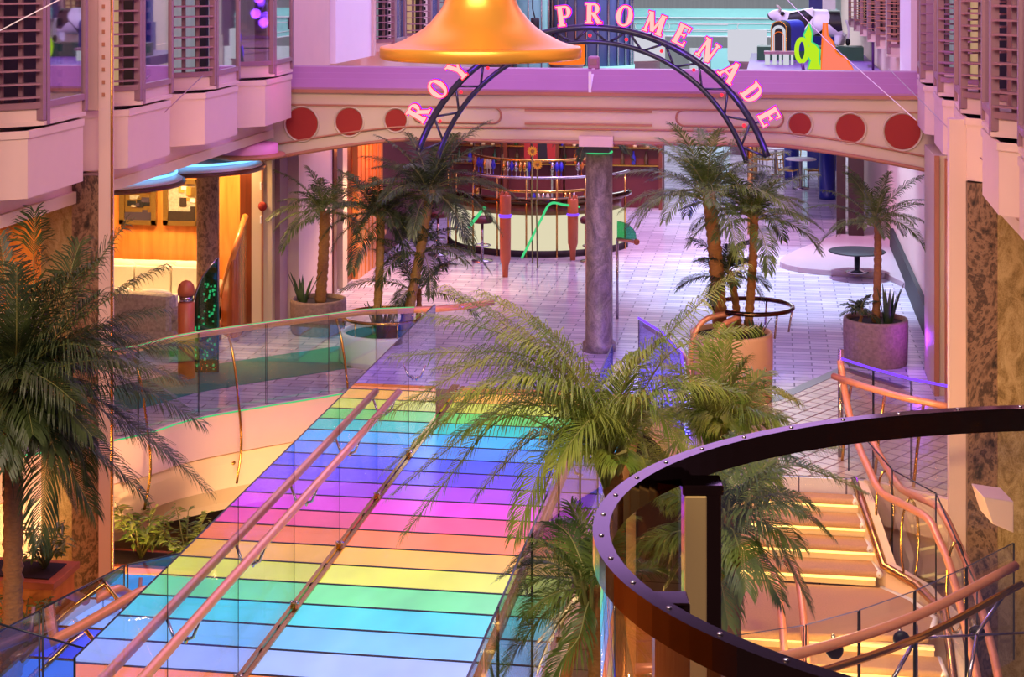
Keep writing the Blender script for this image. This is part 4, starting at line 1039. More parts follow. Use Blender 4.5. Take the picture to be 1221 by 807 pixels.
# lower deck shrubs
def shrub(label, c, r, n, mat, seed):
    rnd = random.Random(seed); root = thing('shrub', label, 'shrub', tuple(c)); mb = MB(); st_ = MB()
    for i in range(9):
        a = i*2.4; tip = Vector((math.cos(a)*r*.7, math.sin(a)*r*.7, r*rnd.uniform(.7, 1.6))); st_.tube([(0, 0, 0), tip*.6+Vector((0, 0, .05)), tip], [.012, .008, .004], 'rachis', 5)
        for k in range(n):
            t = rnd.uniform(.35, 1.05); p = tip*t; b2 = rnd.uniform(0, 6.28); l = r*rnd.uniform(.25, .45)
            d_ = Vector((math.cos(b2), math.sin(b2), rnd.uniform(-.4, .5))).normalized(); s_ = d_.cross(Vector((0, 0, 1))).normalized()*l*.16
            mb.add([p, p+d_*l*.5+s_, p+d_*l+Vector((0, 0, -.2*l)), p+d_*l*.5-s_], [(0, 1, 2, 3)], mat)
    st_.build('stem', root); mb.build('foliage', root)
def trough(label, lo, hi):
    o = thing('planter_box', label, 'planter', ((lo[0]+hi[0])/2, (lo[1]+hi[1])/2, lo[2]), world=True)
    MB().bb(lo, (hi[0], hi[1], hi[2]-.06), 'wood_orange').build('box', o); MB().bb((lo[0]-.04, lo[1]-.04, hi[2]-.06), (hi[0]+.04, hi[1]+.04, hi[2]), 'terracotta').build('rim', o)
    MB().bb((lo[0]+.05, lo[1]+.05, hi[2]-.0), (hi[0]-.05, hi[1]-.05, hi[2]+.01), 'soil').build('soil', o)
q = P(208, 678, 19.0); trough('orange planter box under the balcony behind the walkway', (q.x-1.0, q.y, FLW), (q.x+.35, q.y+.5, q.z))
shrub('broad leafy shrub under the balcony beside the marble pillar', (q.x-.5, q.y+.25, q.z), .42, 26, 'leaf_bright', 1)
shrub('smaller leafy shrub next to the dark doorway under the balcony', (q.x+.05, q.y+.25, q.z), .36, 26, 'leaf_bright', 2)
q = P(30, 692, 15.2); trough('orange planter box at the left edge behind the palm trunk', (q.x-1.2, q.y, FLW), (q.x+.25, q.y+.5, q.z))
shrub('pale shrub in front of the orange box at the left edge', (q.x+.1, q.y-.25, q.z-.55), .34, 22, 'leaf_bright', 3)
shrub('thin shrub growing at the back of the left orange box', (q.x+.05, q.y+.3, q.z), .3, 20, 'leaf_bright', 4)
# ================================================================== LOUNGE (left, behind the balustrade)
cn = thing('canopy', 'scalloped lounge canopy edged in blue neon under the left window boxes', 'canopy', (-8.2, 22.3, 2.55), world=True)
lobes = [(-8.75, 20.9, 1.05), (-8.2, 22.75, 1.02)]
for i, (x, y, rad) in enumerate(lobes):
    MB().lathe([(rad*.9, 2.58), (rad, 2.6), (rad+.02, 2.66), (rad*.99, 2.68), (rad*.9, 2.72), (rad*.3, 2.76), (rad*.28, 3.04)], 'white_paint', 48, (x, y, 0)).build('lobe', cn)
    MB().tube([(x+(rad+.03)*math.cos(a), y+(rad+.03)*math.sin(a), 2.62) for a in [2*PI*k/48 for k in range(48)]], .035, 'wood_dark', 6, closed=True).build('rim', cn)
    MB().tube([(x+(rad-.06)*math.cos(a), y+(rad-.06)*math.sin(a), 2.745) for a in [-1.7+3.0*k/30 for k in range(31)]], .018, 'neon_blue', 6).build('glow_tube', cn)
pk = thing('canopy_drum', 'round pink lit drum above the far end of the blue neon canopy', 'drum', (-7.35, 22.7, 2.78), world=True)
MB().lathe([(.5, 2.78), (.56, 2.8), (.56, 2.83), (.46, 2.85)], 'coral_trim', 36, (-7.35, 22.7, 0)).build('rim', pk)
plain('pink_drum', rgb(225, 150, 200), .5, var=.02)
MB().lathe([(.46, 2.85), (.45, 2.97), (.01, 2.975)], 'pink_drum', 36, (-7.35, 22.7, 0), cap=False).build('drum', pk)
cl = thing('column', 'slim round marble column in the lounge', 'column', (-8.15, 23.55, 0), world=True)
q = PY(248, 380, 23.6)
MB().lathe([(.2, 0), (.2, .1), (.165, .14), (.165, 2.6), (.19, 2.62)], 'marble', 24, (q.x, 23.6, 0)).build('shaft', cl)
def picture(label, x0, y0, x1, y1, cols, seed):
    a, b_ = PY(x0, y1, 24.97), PY(x1, y0, 24.97); w, h = b_.x-a.x, b_.z-a.z
    t = thing('picture', label, 'picture', ((a.x+b_.x)/2, 24.97, a.z), world=True)
    fr = MB()
    for lo, hi in (((a.x, a.z), (b_.x, a.z+.07)), ((a.x, b_.z-.07), (b_.x, b_.z)), ((a.x, a.z), (a.x+.08, b_.z)), ((b_.x-.08, a.z), (b_.x, b_.z))): fr.bb((lo[0], 24.93, lo[1]), (hi[0], 25, hi[1]), 'gold_frame')
    fr.build('frame', t)
    mb = MB(); rnd = random.Random(seed); mb.bb((a.x+.05, 24.97, a.z+.05), (b_.x-.05, 24.985, b_.z-.05), cols[0])
    for i in range(12):
        cx = rnd.uniform(a.x+.12, b_.x-.16); cz = rnd.uniform(a.z+.12, b_.z-.16); mb.bb((cx, 24.963-.0005*i, cz), (min(b_.x-.08, cx+rnd.uniform(.04, .14)), 24.97, min(b_.z-.07, cz+rnd.uniform(.03, .14))), cols[1+i % (len(cols)-1)])
    mb.bb((a.x+.05, 24.955, a.z+.06), (b_.x-.05, 24.97, a.z+.06+h*.22), cols[-1]); mb.build('print', t)
picture('left gold framed picture on the orange lounge wall', 143, 222, 187, 267, ['gold_frame', 'tweed_fabric', 'black_paint', 'gold_frame', 'room_dark'], 1)
picture('right gold framed picture beside the marble column', 195, 214, 240, 268, ['tweed_fabric', 'cream_fabric', 'gold_frame', 'wood_orange', 'soil'], 2)
t = thing('picture', 'gold framed picture half hidden by the palm at the far left', 'picture', (-10, 24.9, 1.7), world=True)
a = PY(3, 268, 24.97); b_ = PY(27, 225, 24.97); MB().bb((a.x-.5, 24.93, a.z), (b_.x, 25, b_.z), 'gold_frame').build('frame', t); MB().bb((a.x-.4, 24.92, a.z+.08), (b_.x-.08, 24.93, b_.z-.08), 'tweed_fabric').build('print', t)
# seating
def sofa(label, c, rz, w, dp, fabric, seat_f, hb=.82):
    t = thing('armchair' if w < 1.2 else 'sofa', label, 'armchair' if w < 1.2 else 'sofa', c); t.rotation_euler = (0, 0, rz)
    MB().bb((-w/2, -dp/2, .08), (w/2, dp/2, .36), fabric).build('base', t, bevel=.05)
    k = max(1, round(w/.8))
    for i in range(k): MB().bb((-w/2+.16+i*(w-.32)/k, -dp/2-.02, .36), (-w/2+.15+(i+1)*(w-.32)/k, dp/2-.2, .5), seat_f).build('seat_cushion', t, bevel=.05)
    MB().bb((-w/2+.1, dp/2-.22, .3), (w/2-.1, dp/2, hb), fabric).build('backrest', t, bevel=.07)
    for i in range(k): MB().bb((-w/2+.17+i*(w-.34)/k, dp/2-.36, .48), (-w/2+.15+(i+1)*(w-.34)/k, dp/2-.18, hb-.05), seat_f).ball((-w/2+.16+(i+.5)*(w-.34)/k, dp/2-.24, hb-.07), (w-.34)/k*.49, seat_f, 18, (1, .32, .36)).build('back_cushion', t, bevel=.04)
    for s_ in (-1, 1):
        MB().tube([(s_*(w/2-.09), -dp/2+.02, .56), (s_*(w/2-.09), dp/2-.05, .58)], .1, fabric, 12).bb((s_*(w/2-.09)-.09, -dp/2+.02, .1), (s_*(w/2-.09)+.09, dp/2-.05, .56), fabric).build('armrest', t)
        for e in (-1, 1): MB().lathe([(.03, 0), (.035, .08)], 'wood_dark', 10, (s_*(w/2-.12), e*(dp/2-.1), 0)).build('leg', t)
    return t
sofa('cream sofa against the orange wall under the pictures', (-9.35, 24.3, 0), 0, 2.1, .85, 'cream_fabric', 'cream_fabric', .95)
sofa('grey tweed sofa with its back to the balustrade', (-8.95, 22.9, 0), PI-.15, 1.55, .8, 'tweed_fabric', 'cream_fabric', .86)
sofa('cream armchair half hidden behind the marble pillar', (-10.4, 22.6, 0), -1.2, .95, .85, 'cream_fabric', 'cream_fabric', .9)
t = thing('coffee_table', 'low wooden coffee table between the cream sofas', 'table', (-9.6, 23.45, 0))
MB().bb((-.45, -.22, .38), (.45, .22, .43), 'wood_orange').build('tabletop', t, bevel=.01)
for x in (-.38, .38):
    for y in (-.16, .16): MB().bb((x-.03, y-.03, 0), (x+.03, y+.03, .38), 'wood_red').build('leg', t)
b0 = PY(222, 410, 21.3)
t = thing('bollard', 'terracotta bollard with a domed top and silver band behind the balustrade', 'bollard', (b0.x, 21.3, 0))
MB().lathe([(.11, 0), (.11, 1.0), (.09, 1.01)], 'terracotta', 24).build('post', t); MB().lathe([(.09, 1.0), (.09, 1.1)], 'steel', 24).build('band', t); MB().lathe([(.11, 1.1), (.115, 1.16), (.1, 1.23), (.06, 1.28), (.005, 1.3)], 'terracotta', 24).build('cap', t)
g0 = PY(244, 405, 21.6)
t = thing('light_screen', 'arched green light screen with glowing dots beside the terracotta bollard', 'screen', (g0.x, 21.6, 0))
pg = [(-.16, 0), (.16, 0), (.16, 1.5), (.08, 1.42), (-.02, 1.28), (-.11, 1.05), (-.16, .8)]
MB().extrude(pg, (0, 0, 0), (1, .25, 0), (0, 0, 1), (-.25, 1, 0), .05, 'glass_green').build('glass_panel', t)
MB().tube([(x, y*0+x*.25, z) for (x, z), y in zip([(-.17, .0), (-.17, .8), (-.12, 1.06), (-.03, 1.3), (.08, 1.45), (.17, 1.54), (.17, 0)], [0]*7)], .018, 'steel', 6).build('frame', t)
plain('deep_green', rgb(16, 70, 48), .4, var=.2)
MB().extrude([(x*.96, z*.98) for x, z in pg], (-.02, .05, 0), (1, .25, 0), (0, 0, 1), (-.25, 1, 0), .02, 'deep_green').build('backing', t)
rnd = random.Random(4); mb = MB()
for i in range(60):
    z = rnd.uniform(.05, 1.2)**1; x = rnd.uniform(-.14 if z < .8 else -.02, .14); mb.box((x, x*.25-.012, z), (.022, .006, rnd.uniform(.015, .04)), 'led_curtain')
o = mb.build('light_dots', t); o['kind'] = 'stuff'
t = thing('curved_screen', 'curved polished wooden screen wall next to the marble column', 'screen', (-8.3, 24.3, 0), world=True)
base_ = [(p.x, p.y) for p in (PY(264, 390, 24.0), PY(272, 390, 23.75), PY(281, 390, 23.75), PY(291, 390, 24.3))]; bs = [tuple(v)[:2] for v in spline([(x, y, 0) for x, y in base_], 5)]
mb = MB(); hs = [.55+1.15*min(1, (i/(len(bs)-1))**.8) for i in range(len(bs))]
for i in range(len(bs)-1):
    mb.add([(*bs[i], 0), (*bs[i+1], 0), (*bs[i+1], hs[i+1]), (*bs[i], hs[i])], [(0, 1, 2, 3)], 'wood_red', True)
    mb.add([(bs[i][0]+.02, bs[i][1]+.06, 0), (bs[i+1][0]+.02, bs[i+1][1]+.06, 0), (bs[i+1][0]+.02, bs[i+1][1]+.06, hs[i+1]), (bs[i][0]+.02, bs[i][1]+.06, hs[i])], [(3, 2, 1, 0)], 'wood_red', True)
mb.build('panel', t); MB().tube([(bs[i][0]+.01, bs[i][1]+.03, hs[i]) for i in range(len(bs))], .05, 'wood_orange', 8).build('cap_rail', t)
t = thing('fire_alarm', 'small red fire alarm on the beige pillar left of the stone planter', 'alarm', tuple(PY(313, 246, 24.44)), world=True)
q = PY(313, 246, 24.43); MB().ball(q, .07, 'red_disc', 14, (1, .5, 1)).build('bell_dome', t); MB().box(q+Vector((0, .01, 0)), (.1, .02, .1), 'coral_trim').build('back_plate', t)
for py, lab in ((222, 'upper white wall plate on the beige pillar'), (262, 'lower white wall plate on the beige pillar')):
    q = PY(312, py, 24.44); o = MB().box(q, (.05, .02, .12), 'white_paint').build('wall_plate', bevel=.006); tag(o, lab, 'wall plate')
# ================================================================== BAR UNDER THE BRIDGE
bc_ = P(636, 290, 32.5); bc_.z = 0
t = thing('bar_counter', 'curved bar counter with a glowing cream front beneath the footbridge', 'bar', (bc_.x, bc_.y, 0), world=True)
ca = arc(bc_.x, bc_.y+.9, 1.75, PI*1.08, PI*1.92, 30)
MB().strip(ca, .12, .78, 'lit_cream', .05).build('front_panel', t)
MB().strip(arc(bc_.x, bc_.y+.9, 1.7, PI*1.08, PI*1.92, 30), .78, 1.02, 'wood_dark', .05).build('upper_panel', t)
MB().strip(arc(bc_.x, bc_.y+.9, 1.78, PI*1.06, PI*1.94, 30), 0, .12, 'dark_recess', .08).build('plinth', t)
MB().tube(arc(bc_.x, bc_.y+.9, 1.8, PI*1.04, PI*1.96, 30, 1.06), .07, 'bronze', 8).build('worktop', t)
for i in range(9):
    a = PI*(1.1+.1*i); MB().tube([(bc_.x+1.84*math.cos(a), bc_.y+.9+1.84*math.sin(a), 0), (bc_.x+1.84*math.cos(a), bc_.y+.9+1.84*math.sin(a), 1.5)], .018, 'brass', 6).build('post', t)
MB().tube(arc(bc_.x, bc_.y+.9, 1.84, PI*1.06, PI*1.94, 30, 1.5), .025, 'steel', 6).build('top_rail', t)
for px, py, d, h, lab in ((602.5, 330, 29.6, 1.42, 'copper coloured torpedo bollard left of the glowing bar front'), (683, 310, 31.2, 1.12, 'copper coloured torpedo bollard beside the granite column')):
    q = PZ(px, py, 0); o = thing('bollard', lab, 'bollard', (q.x, q.y, 0))
    MB().lathe([(.05, 0), (.06, .2), (.095, .32), (.1, .7), (.1, h), (.085, h+.02)], 'terracotta', 20).build('post', o); MB().lathe([(.105, h*.74), (.12, h*.76), (.105, h*.78)], 'neon_violet', 20).build('band', o)
    for k in range(5): MB().lathe([(.012, h), (.022, h+.05), (.004, h+.1)], 'terracotta', 6, (.07*math.cos(k*1.25), .07*math.sin(k*1.25), 0)).build('finial', o)
o = MB().tube(spline([P(622, 308, 30.6), P(632, 288, 30.6), P(645, 262, 30.5), P(656, 243, 30.4), P(672, 244, 31), P(694, 247, 32)], 5), .022, 'neon_green', 8).build('rail_tube'); tag(o, 'bent green glowing rail in front of the bar', 'rail')
o = MB().tube(spline([P(558, 272, 30.6), P(566, 262, 30.6), P(578, 247, 30.5)], 5), .03, 'neon_green', 8).build('rail_tube'); tag(o, 'short green glowing rail at the left end of the bar', 'rail')
plain('glass_bottle', rgb(70, 60, 40), .15, var=.5, scale=3)
plain('bottle_green', rgb(30, 70, 46), .12); plain('bottle_amber', rgb(160, 90, 30), .12); plain('bottle_blue', rgb(50, 50, 190), .12); plain('bottle_pale', rgb(190, 190, 170), .12)
bk = thing('back_bar', 'dark maroon back bar with brass shelves behind the glowing counter', 'shelf unit', (-5.2, 38.2, 0))
MB().bb((-2.2, 0, 0), (2.7, .3, 2.6), 'maroon').build('back_panel', bk)
for z in (1.0, 1.4, 1.8): MB().bb((-2.1, -.28, z-.03), (2.6, 0, z), 'brass').build('shelf', bk)
for x in (-2.15, -.9, .3, 1.4, 2.65): MB().bb((x-.04, -.3, 0), (x+.04, 0, 2.3), 'wood_dark').build('upright', bk)
bt = {}
for k, mt in enumerate(('glass_bottle', 'bottle_green', 'bottle_amber', 'bottle_blue', 'bottle_pale')):
    bt[k] = None
rnd = random.Random(8); words = ['brown', 'green', 'amber', 'blue', 'pale']
for z, nm in ((1.0, 'lower'), (1.4, 'middle'), (1.8, 'upper')):
    for i in range(17):
        k = rnd.randrange(5); mt = ('glass_bottle', 'bottle_green', 'bottle_amber', 'bottle_blue', 'bottle_pale')[k]
        x = -5.2-2.0+i*.27+rnd.uniform(-.03, .03)
        if bt[k] is None:
            o = MB().lathe([(.045, 0), (.048, .02), (.048, .17), (.02, .22), (.018, .29), (.02, .3)], mt, 12).build('bottle'); bt[k] = o
        else: o = bt[k].copy(); COL.objects.link(o)
        o.location = (x, 38.08, z); tag(o, '%s bottle standing on the %s brass shelf of the back bar' % (words[k], nm), 'bottle', 'bottles of the back bar, %s ones on the %s shelf' % (words[k], nm))
def stool(label, x, y):
    t = thing('bar_stool', label, 'stool', (x, y, 0))
    MB().lathe([(.19, .72), (.2, .75), (.2, .8), (.17, .83), (.01, .83)], 'maroon', 20).build('seat', t); MB().tube([(0, 0, .03), (0, 0, .74)], .025, 'steel', 8).build('stem', t)
    MB().lathe([(.2, 0), (.2, .02), (.03, .05)], 'steel', 20).build('base', t); MB().tube(arc(0, 0, .15, 0, 2*PI*.98, 20, .3), .012, 'steel', 6).build('footrest', t)
gr = thing('glass_rack', 'curved brass rack of hanging stemware above the glowing bar front', 'rack', (bc_.x, bc_.y+.9, 0), world=True)
for z in (1.15, 1.75): MB().tube(arc(bc_.x, bc_.y+1.1, 1.35, PI*1.02, PI*1.98, 30, z), .03, 'brass', 6).build('rail', gr)
for i in range(7):
    a = PI*(1.05+.15*i); MB().tube([(bc_.x+1.35*math.cos(a), bc_.y+1.1+1.35*math.sin(a), 0), (bc_.x+1.35*math.cos(a), bc_.y+1.1+1.35*math.sin(a), 2.3)], .022, 'bronze', 6).build('upright', gr)
rnd = random.Random(12); gm = MB()
for i in range(46):
    a = PI*(1.03+.94*i/45); x, y = bc_.x+1.35*math.cos(a), bc_.y+1.1+1.35*math.sin(a)
    gm.lathe([(.02, 0), (.045, -.1), (.03, -.17), (.006, -.19), (.006, -.27), (.03, -.28)], rnd.choice(['steel', 'bottle_pale', 'bottle_amber', 'brass', 'bottle_blue']), 8, (x, y, rnd.choice([1.72, 1.72, 1.13])))
o = gm.build('stemware', gr); o['kind'] = 'stuff'
stool('bar stool at the left end of the glowing counter', bc_.x-1.7, bc_.y-.9); stool('bar stool behind the tall copper bollard', bc_.x-.75, bc_.y-1.45); stool('bar stool nearest the granite column', bc_.x+1.25, bc_.y-1.2)
t = thing('poster', 'red poster with a dark suited figure under the footbridge', 'poster', tuple(PY(648, 190, 36)), world=True)
a, b_ = PY(625, 192, 36), PY(662, 150, 36); MB().bb((a.x, 36, a.z), (b_.x, 36.04, b_.z), 'red_disc').build('board', t)
for x_ in (a.x+.05, b_.x-.09): MB().bb((x_, 36.0, 0), (x_+.04, 36.04, a.z), 'steel').build('leg', t)
a, b_ = PY(641, 191, 36), PY(650, 160, 36); MB().extrude([(0, 0), (.22, 0), (.2, .4), (.13, .5), (.07, .5), (0, .4)], (a.x, 35.99, a.z), (1, 0, 0), (0, 0, 1), (0, 1, 0), .02, 'black_paint').build('figure', t)
for px, py, d, lab in ((635, 180, 31, 'upper yellow sunflower sticking up under the footbridge'), (641, 196, 30.5, 'lower yellow sunflower sticking up under the footbridge')):
    q = P(px, py, d); t = thing('sunflower', lab, 'flower', (q.x, q.y, 0), world=True); MB().tube([(q.x, q.y, 0), (q.x-.02, q.y, q.z*.6), q], .014, 'rachis', 6).build('stem', t)
    mb = MB()
    for i in range(14):
        a = i*2*PI/14; dv = Vector((math.cos(a), -.3, math.sin(a))); sv = Vector((-math.sin(a), 0, math.cos(a)))
        mb.add([q, q+dv*.06+sv*.02, q+dv*.1, q+dv*.06-sv*.02], [(0, 1, 2, 3)], 'yellow_petal')
    mb.build('petals', t); MB().ball(q+Vector((0, -.03, 0)), .035, 'gold_frame', 10, (1, .5, 1)).build('flower_head', t)
q = P(706, 262, 29); palm('small dark palm just left of the granite column beyond the footbridge', (q.x, q.y, 0), (q.x+.05, q.y, 2.55), 'far', .8, 16, .22, 22, 'leaf_dark', .07, .014, seed=21)
q = PZ(612, 300, 0)
t = thing('glass_lamp', 'teal glass fan lamp with a copper knob right of the granite column', 'lamp', tuple(PZ(736, 380, 0)))
MB().tube([(0, 0, 0), (0, 0, 1.25)], .022, 'steel', 10).build('post', t)
MB().extrude([(0, 0)]+[(.3*math.cos(a), .26*math.sin(a)) for a in [PI/2*k/10 for k in range(11)]], (0, -.05, 1.25), (1, 0, 0), (0, 0, 1), (0, 1, 0), .08, 'glass_green').build('glass_fan', t)
MB().ball((.3, 0, 1.2), .05, 'terracotta', 10).build('knob', t); MB().tube([(0, 0, 1.24), (.3, 0, 1.2)], .03, 'copper_rail', 8).build('arm', t)
# pale plinth with curved front on the right
cx, cy = 2.25, 33.5
MB_ = MB(); pts = [(2.24, 29.0)]+[(p.x, p.y) for p in spline([PZ(1055, 332), PZ(1010, 330), PZ(960, 326), PZ(930, 318), PZ(945, 306), PZ(975, 294), PZ(1010, 280)], 5)]+[(2.24, 36)]
o = MB_.prism(pts, 0.0, .1, 'platform_pale').build('low_plinth', bevel=.01); tag(o, 'low pale platform with a pointed curved front at the right wall', 'platform')
t = thing('reflection_table', 'made-up round dark table in place of a reflection on the pale platform', 'table', tuple(PZ(1022, 325, .1)))  # made-up table, its dark top stands in for a reflection
MB().lathe([(.01, .36), (.48, .36), (.5, .375), (.48, .39), (.01, .39)], 'black_paint', 32, cap=False).build('tabletop', t); MB().lathe([(.2, 0), (.2, .02), (.05, .05), (.05, .36)], 'steel', 20).build('pedestal', t)
for px, py, w, lab in ((1003, 285, .18, 'slim brown timber post near the right wall'), (1021, 287, .3, 'broad dark timber post behind the right planter palm')):
    q = PZ(px, py, 0); o = MB().bb((q.x-w/2, q.y, 0), (q.x+w/2, q.y+w, 3.0), 'post_dark').build('timber_post', bevel=.01); tag(o, lab, 'post')
for px, py, lab in ((944, 214, 'blue post further left under the right end of the bridge'), (986.5, 237, 'blue post with a white top under the right end of the bridge')):
    q = PZ(px, py, 0); o = thing('post', lab, 'post', (q.x, q.y, 0)); MB().lathe([(.2, 0), (.2, .1), (.19, .12), (.19, 1.25)], 'blue_paint', 18).build('shaft', o); MB().lathe([(.2, 1.25), (.2, 3.2)], 'white_paint', 18).build('upper_shaft', o)
# cafe tables far right
def cafe(x, y, i):
    t = thing('cafe_table', ['round cafe table nearest the blue posts', 'round cafe table behind the blue posts', 'round cafe table furthest down the promenade'][i], 'table', (x, y, 0))
    MB().lathe([(.01, .72), (.38, .72), (.38, .75), (.01, .75)], 'white_paint', 24, cap=False).build('tabletop', t); MB().lathe([(.22, 0), (.22, .03), (.04, .06), (.04, .72)], 'steel', 16).build('pedestal', t)
for i, (px, py) in enumerate(((955, 225), (925, 210), (935, 202))): q = PZ(px, py, 0); cafe(q.x, q.y, i)
def cafe_chair(x, y, rz, lab):
    t = thing('cafe_chair', lab, 'chair', (x, y, 0)); t.rotation_euler = (0, 0, rz)
    MB().bb((-.2, -.2, .43), (.2, .2, .47), 'brass').build('seat', t, bevel=.01)
    for sx in (-1, 1):
        for sy in (-1, 1): MB().tube([(sx*.18, sy*.18, 0), (sx*.18, sy*.18, .44)], .015, 'steel', 6).build('leg', t)
    mb = MB().tube([(-.19, .19, .45), (-.19, .23, .88), (.19, .23, .88), (.19, .19, .45)], .015, 'brass', 6)
    for z in (.6, .7, .8): mb.tube([(-.19, .215, z), (.19, .215, z)], .012, 'brass', 6)
    mb.build('backrest', t)
for i, (px, py, rz, w) in enumerate(((940, 224, 1.2, 'left of the nearest cafe table'), (970, 224, -1.3, 'right of the nearest cafe table'), (912, 210, 1.0, 'left of the middle cafe table'), (942, 211, -1.0, 'right of the middle cafe table'), (915, 203, 1.4, 'left of the furthest cafe table'))):
    q = PZ(px, py, 0); cafe_chair(q.x, q.y, rz, 'brass coloured cafe chair ' + w)
# orange lit shop front far left and further shop fronts behind the bar
t = thing('shop_front', 'warm lit orange wooden shop front left of the palm trunks', 'shop', (-7.2, 29.5, 0), world=True)
for k in range(7): MB().bb((-7.3, 28.55+k*.28, 0), (-7.2, 28.55+k*.28+.2, 2.6), 'wood_orange').build('panel', t)
MB().bb((-7.25, 28.5, .5), (-7.15, 30.5, .58), 'wood_orange').build('rail', t); MB().bb((-7.25, 28.5, 2.6), (-7.12, 30.5, 2.75), 'wood_red').build('header', t)
# ================================================================== ABOVE THE BRIDGE, FAR PROMENADE
kz = 3.3
t = thing('kiosk', 'kiosk with a flat purple roof far behind the right end of the bridge', 'kiosk', (1.0, 40, 0), world=True)
MB().bb((-.6, 34.5, 3.02), (2.24, 44, 3.26), 'purple_paint').build('roof', t); MB().bb((-.6, 34.45, 3.1), (2.24, 34.5, 3.3), 'plaster_pink').build('roof_edge', t)
for x, y in ((-.5, 34.7), (-.5, 43.8), (2.1, 43.8)): MB().tube([(x, y, 0), (x, y, 3.02)], .06, 'brass', 8).build('post', t)
# cow
CY = 41.0; k = CY*(CT)/F; O = PY(963, 56, CY); mpp = 41.0/F
def C2(px, py, dy=0): q = PY(px, py, CY); return Vector((q.x-O.x, dy, q.z-O.z))
cow = thing('cow', 'black and white cow figure standing on the kiosk roof', 'cow', (O.x, CY, O.z))
vs = [C2(985, 30), C2(968, 27), C2(948, 27), C2(935, 24), C2(927, 17), C2(920, 19), C2(916, 22), C2(1003, 28),
      C2(1005, 42, .17), C2(1003, 55, .17), C2(1000, 42, -.17), C2(998, 55, -.17), C2(951, 42, .17), C2(950, 56, .17), C2(957, 42, -.17), C2(956, 56, -.17)]
ed = [(0, 1), (1, 2), (2, 3), (3, 4), (4, 5), (5, 6), (0, 7), (7, 8), (8, 9), (7, 10), (10, 11), (2, 12), (12, 13), (2, 14), (14, 15)]
ra = [.36, .37, .35, .23, .17, .13, .1, .3, .12, .07, .12, .07, .11, .07, .11, .07]
m, nt, out = newmat('cow_hide')
b = N(nt, 'ShaderNodeBsdfPrincipled', Roughness=.35); no = N(nt, 'ShaderNodeTexVoronoi', Scale=2.3); nt.links.new(coords(nt, (1, .6, 1)), no.inputs['Vector'])
sx = N(nt, 'ShaderNodeSeparateColor'); nt.links.new(no.outputs['Color'], sx.inputs[0])
col = ramp2(nt, sx.outputs[0], [(.54, rgb(240, 238, 245)), (.56, rgb(18, 16, 20))]); nt.links.new(col, b.inputs['Base Color']); nt.links.new(b.outputs[0], out.inputs[0])
me = bpy.data.meshes.new('body'); me.from_pydata([tuple(v) for v in vs], ed, []); me.materials.append(MAT['cow_hide'])
o = bpy.data.objects.new('body', me); COL.objects.link(o); o.parent = cow
sk = o.modifiers.new('skin', 'SKIN'); sk.use_smooth_shade = True; sub = o.modifiers.new('sub', 'SUBSURF'); sub.levels = 2; sub.render_levels = 2
for i, v in enumerate(me.skin_vertices[0].data): v.radius = (ra[i], ra[i]); v.use_root = (i == 0)
for s_ in (-1, 1):
    MB().tube(spline([C2(929, 14, s_*.1), C2(930, 10, s_*.2), C2(926, 6, s_*.24)], 4), [.035]*4+[.025]*4+[.008], 'cream_fabric', 6).build('horn', cow)
    e = C2(933, 16, s_*.18); MB().ball(e, .11, 'black_paint', 8, (.5, 1, .5)).build('ear', cow)
MB().tube(spline([C2(1009, 24), C2(1012, 36), C2(1011, 48)], 4), .03, 'cow_white', 6).ball(C2(1011, 50), .06, 'black_paint', 8, (1, 1, 1.6)).build('tail', cow)
MB().bb((-1.2, -.45, 3.26-O.z), (1.3, .45, .02), 'deep_green').build('base_plate', cow)
# barrel shaped lit sign
BYY = 39.0
def arch_poly(r, h, n=16): return [(-r, 0)]+[(-r*math.cos(PI*i/n), h-r+r*math.sin(PI*i/n)) for i in range(n+1)]+[(r, 0)]
a, b_ = PY(919, 62, BYY), PY(938, 25, BYY); r_ = (b_.x-a.x)/2; h_ = b_.z-a.z; c = Vector(((a.x+b_.x)/2, BYY, a.z))
t = thing('arched_sign', 'barrel shaped shop sign with a lit arch on its front', 'sign', tuple(c))
MB().extrude(arch_poly(r_, h_), (0, .02, 0), (1, 0, 0), (0, 0, 1), (.42, .6, 0), 1.0, 'black_paint').build('barrel', t)
MB().extrude(arch_poly(r_*1.02, h_*1.02), (.1, .16, 0), (1, 0, 0), (0, 0, 1), (.42, .6, 0), .75, 'blue_paint').build('top_shell', t)
mb = MB()
for (ro, ri, m_, yy) in ((r_*1.0, r_*.88, 'brass', 0), (r_*.86, r_*.5, 'lit_white', -.005), (r_*.66, r_*.58, 'lit_orange', -.012)):
    P0 = arch_poly(ro, h_*ro/r_); P1 = arch_poly(ri, h_*ro/r_-(ro-ri))
    for i in range(len(P0)-1): mb.extrude([P0[i], P0[i+1], P1[i+1], P1[i]], (0, yy, 0), (1, 0, 0), (0, 0, 1), (0, 1, 0), .02, m_)
mb.build('lit_arch', t)
t = thing('light_stand', 'stand of white lit upright bars below the barrel shaped sign', 'lights', tuple(PY(929, 86, 38.6)), world=True)
for i, (x0, x1) in enumerate(((912, 918), (921, 926), (929, 932), (934, 941), (943, 946))):
    a, b_ = PY(x0, 86, 38.6), PY(x1, 63, 38.6); MB().bb((a.x, 38.6, a.z), (b_.x, 38.75, b_.z), 'lit_white').build('light_bar', t)
a, b_ = PY(911, 64.5, 38.6), PY(948, 61.5, 38.6); MB().bb((a.x, 38.55, a.z), (b_.x, 38.9, b_.z), 'louvre_metal').build('shelf', t)
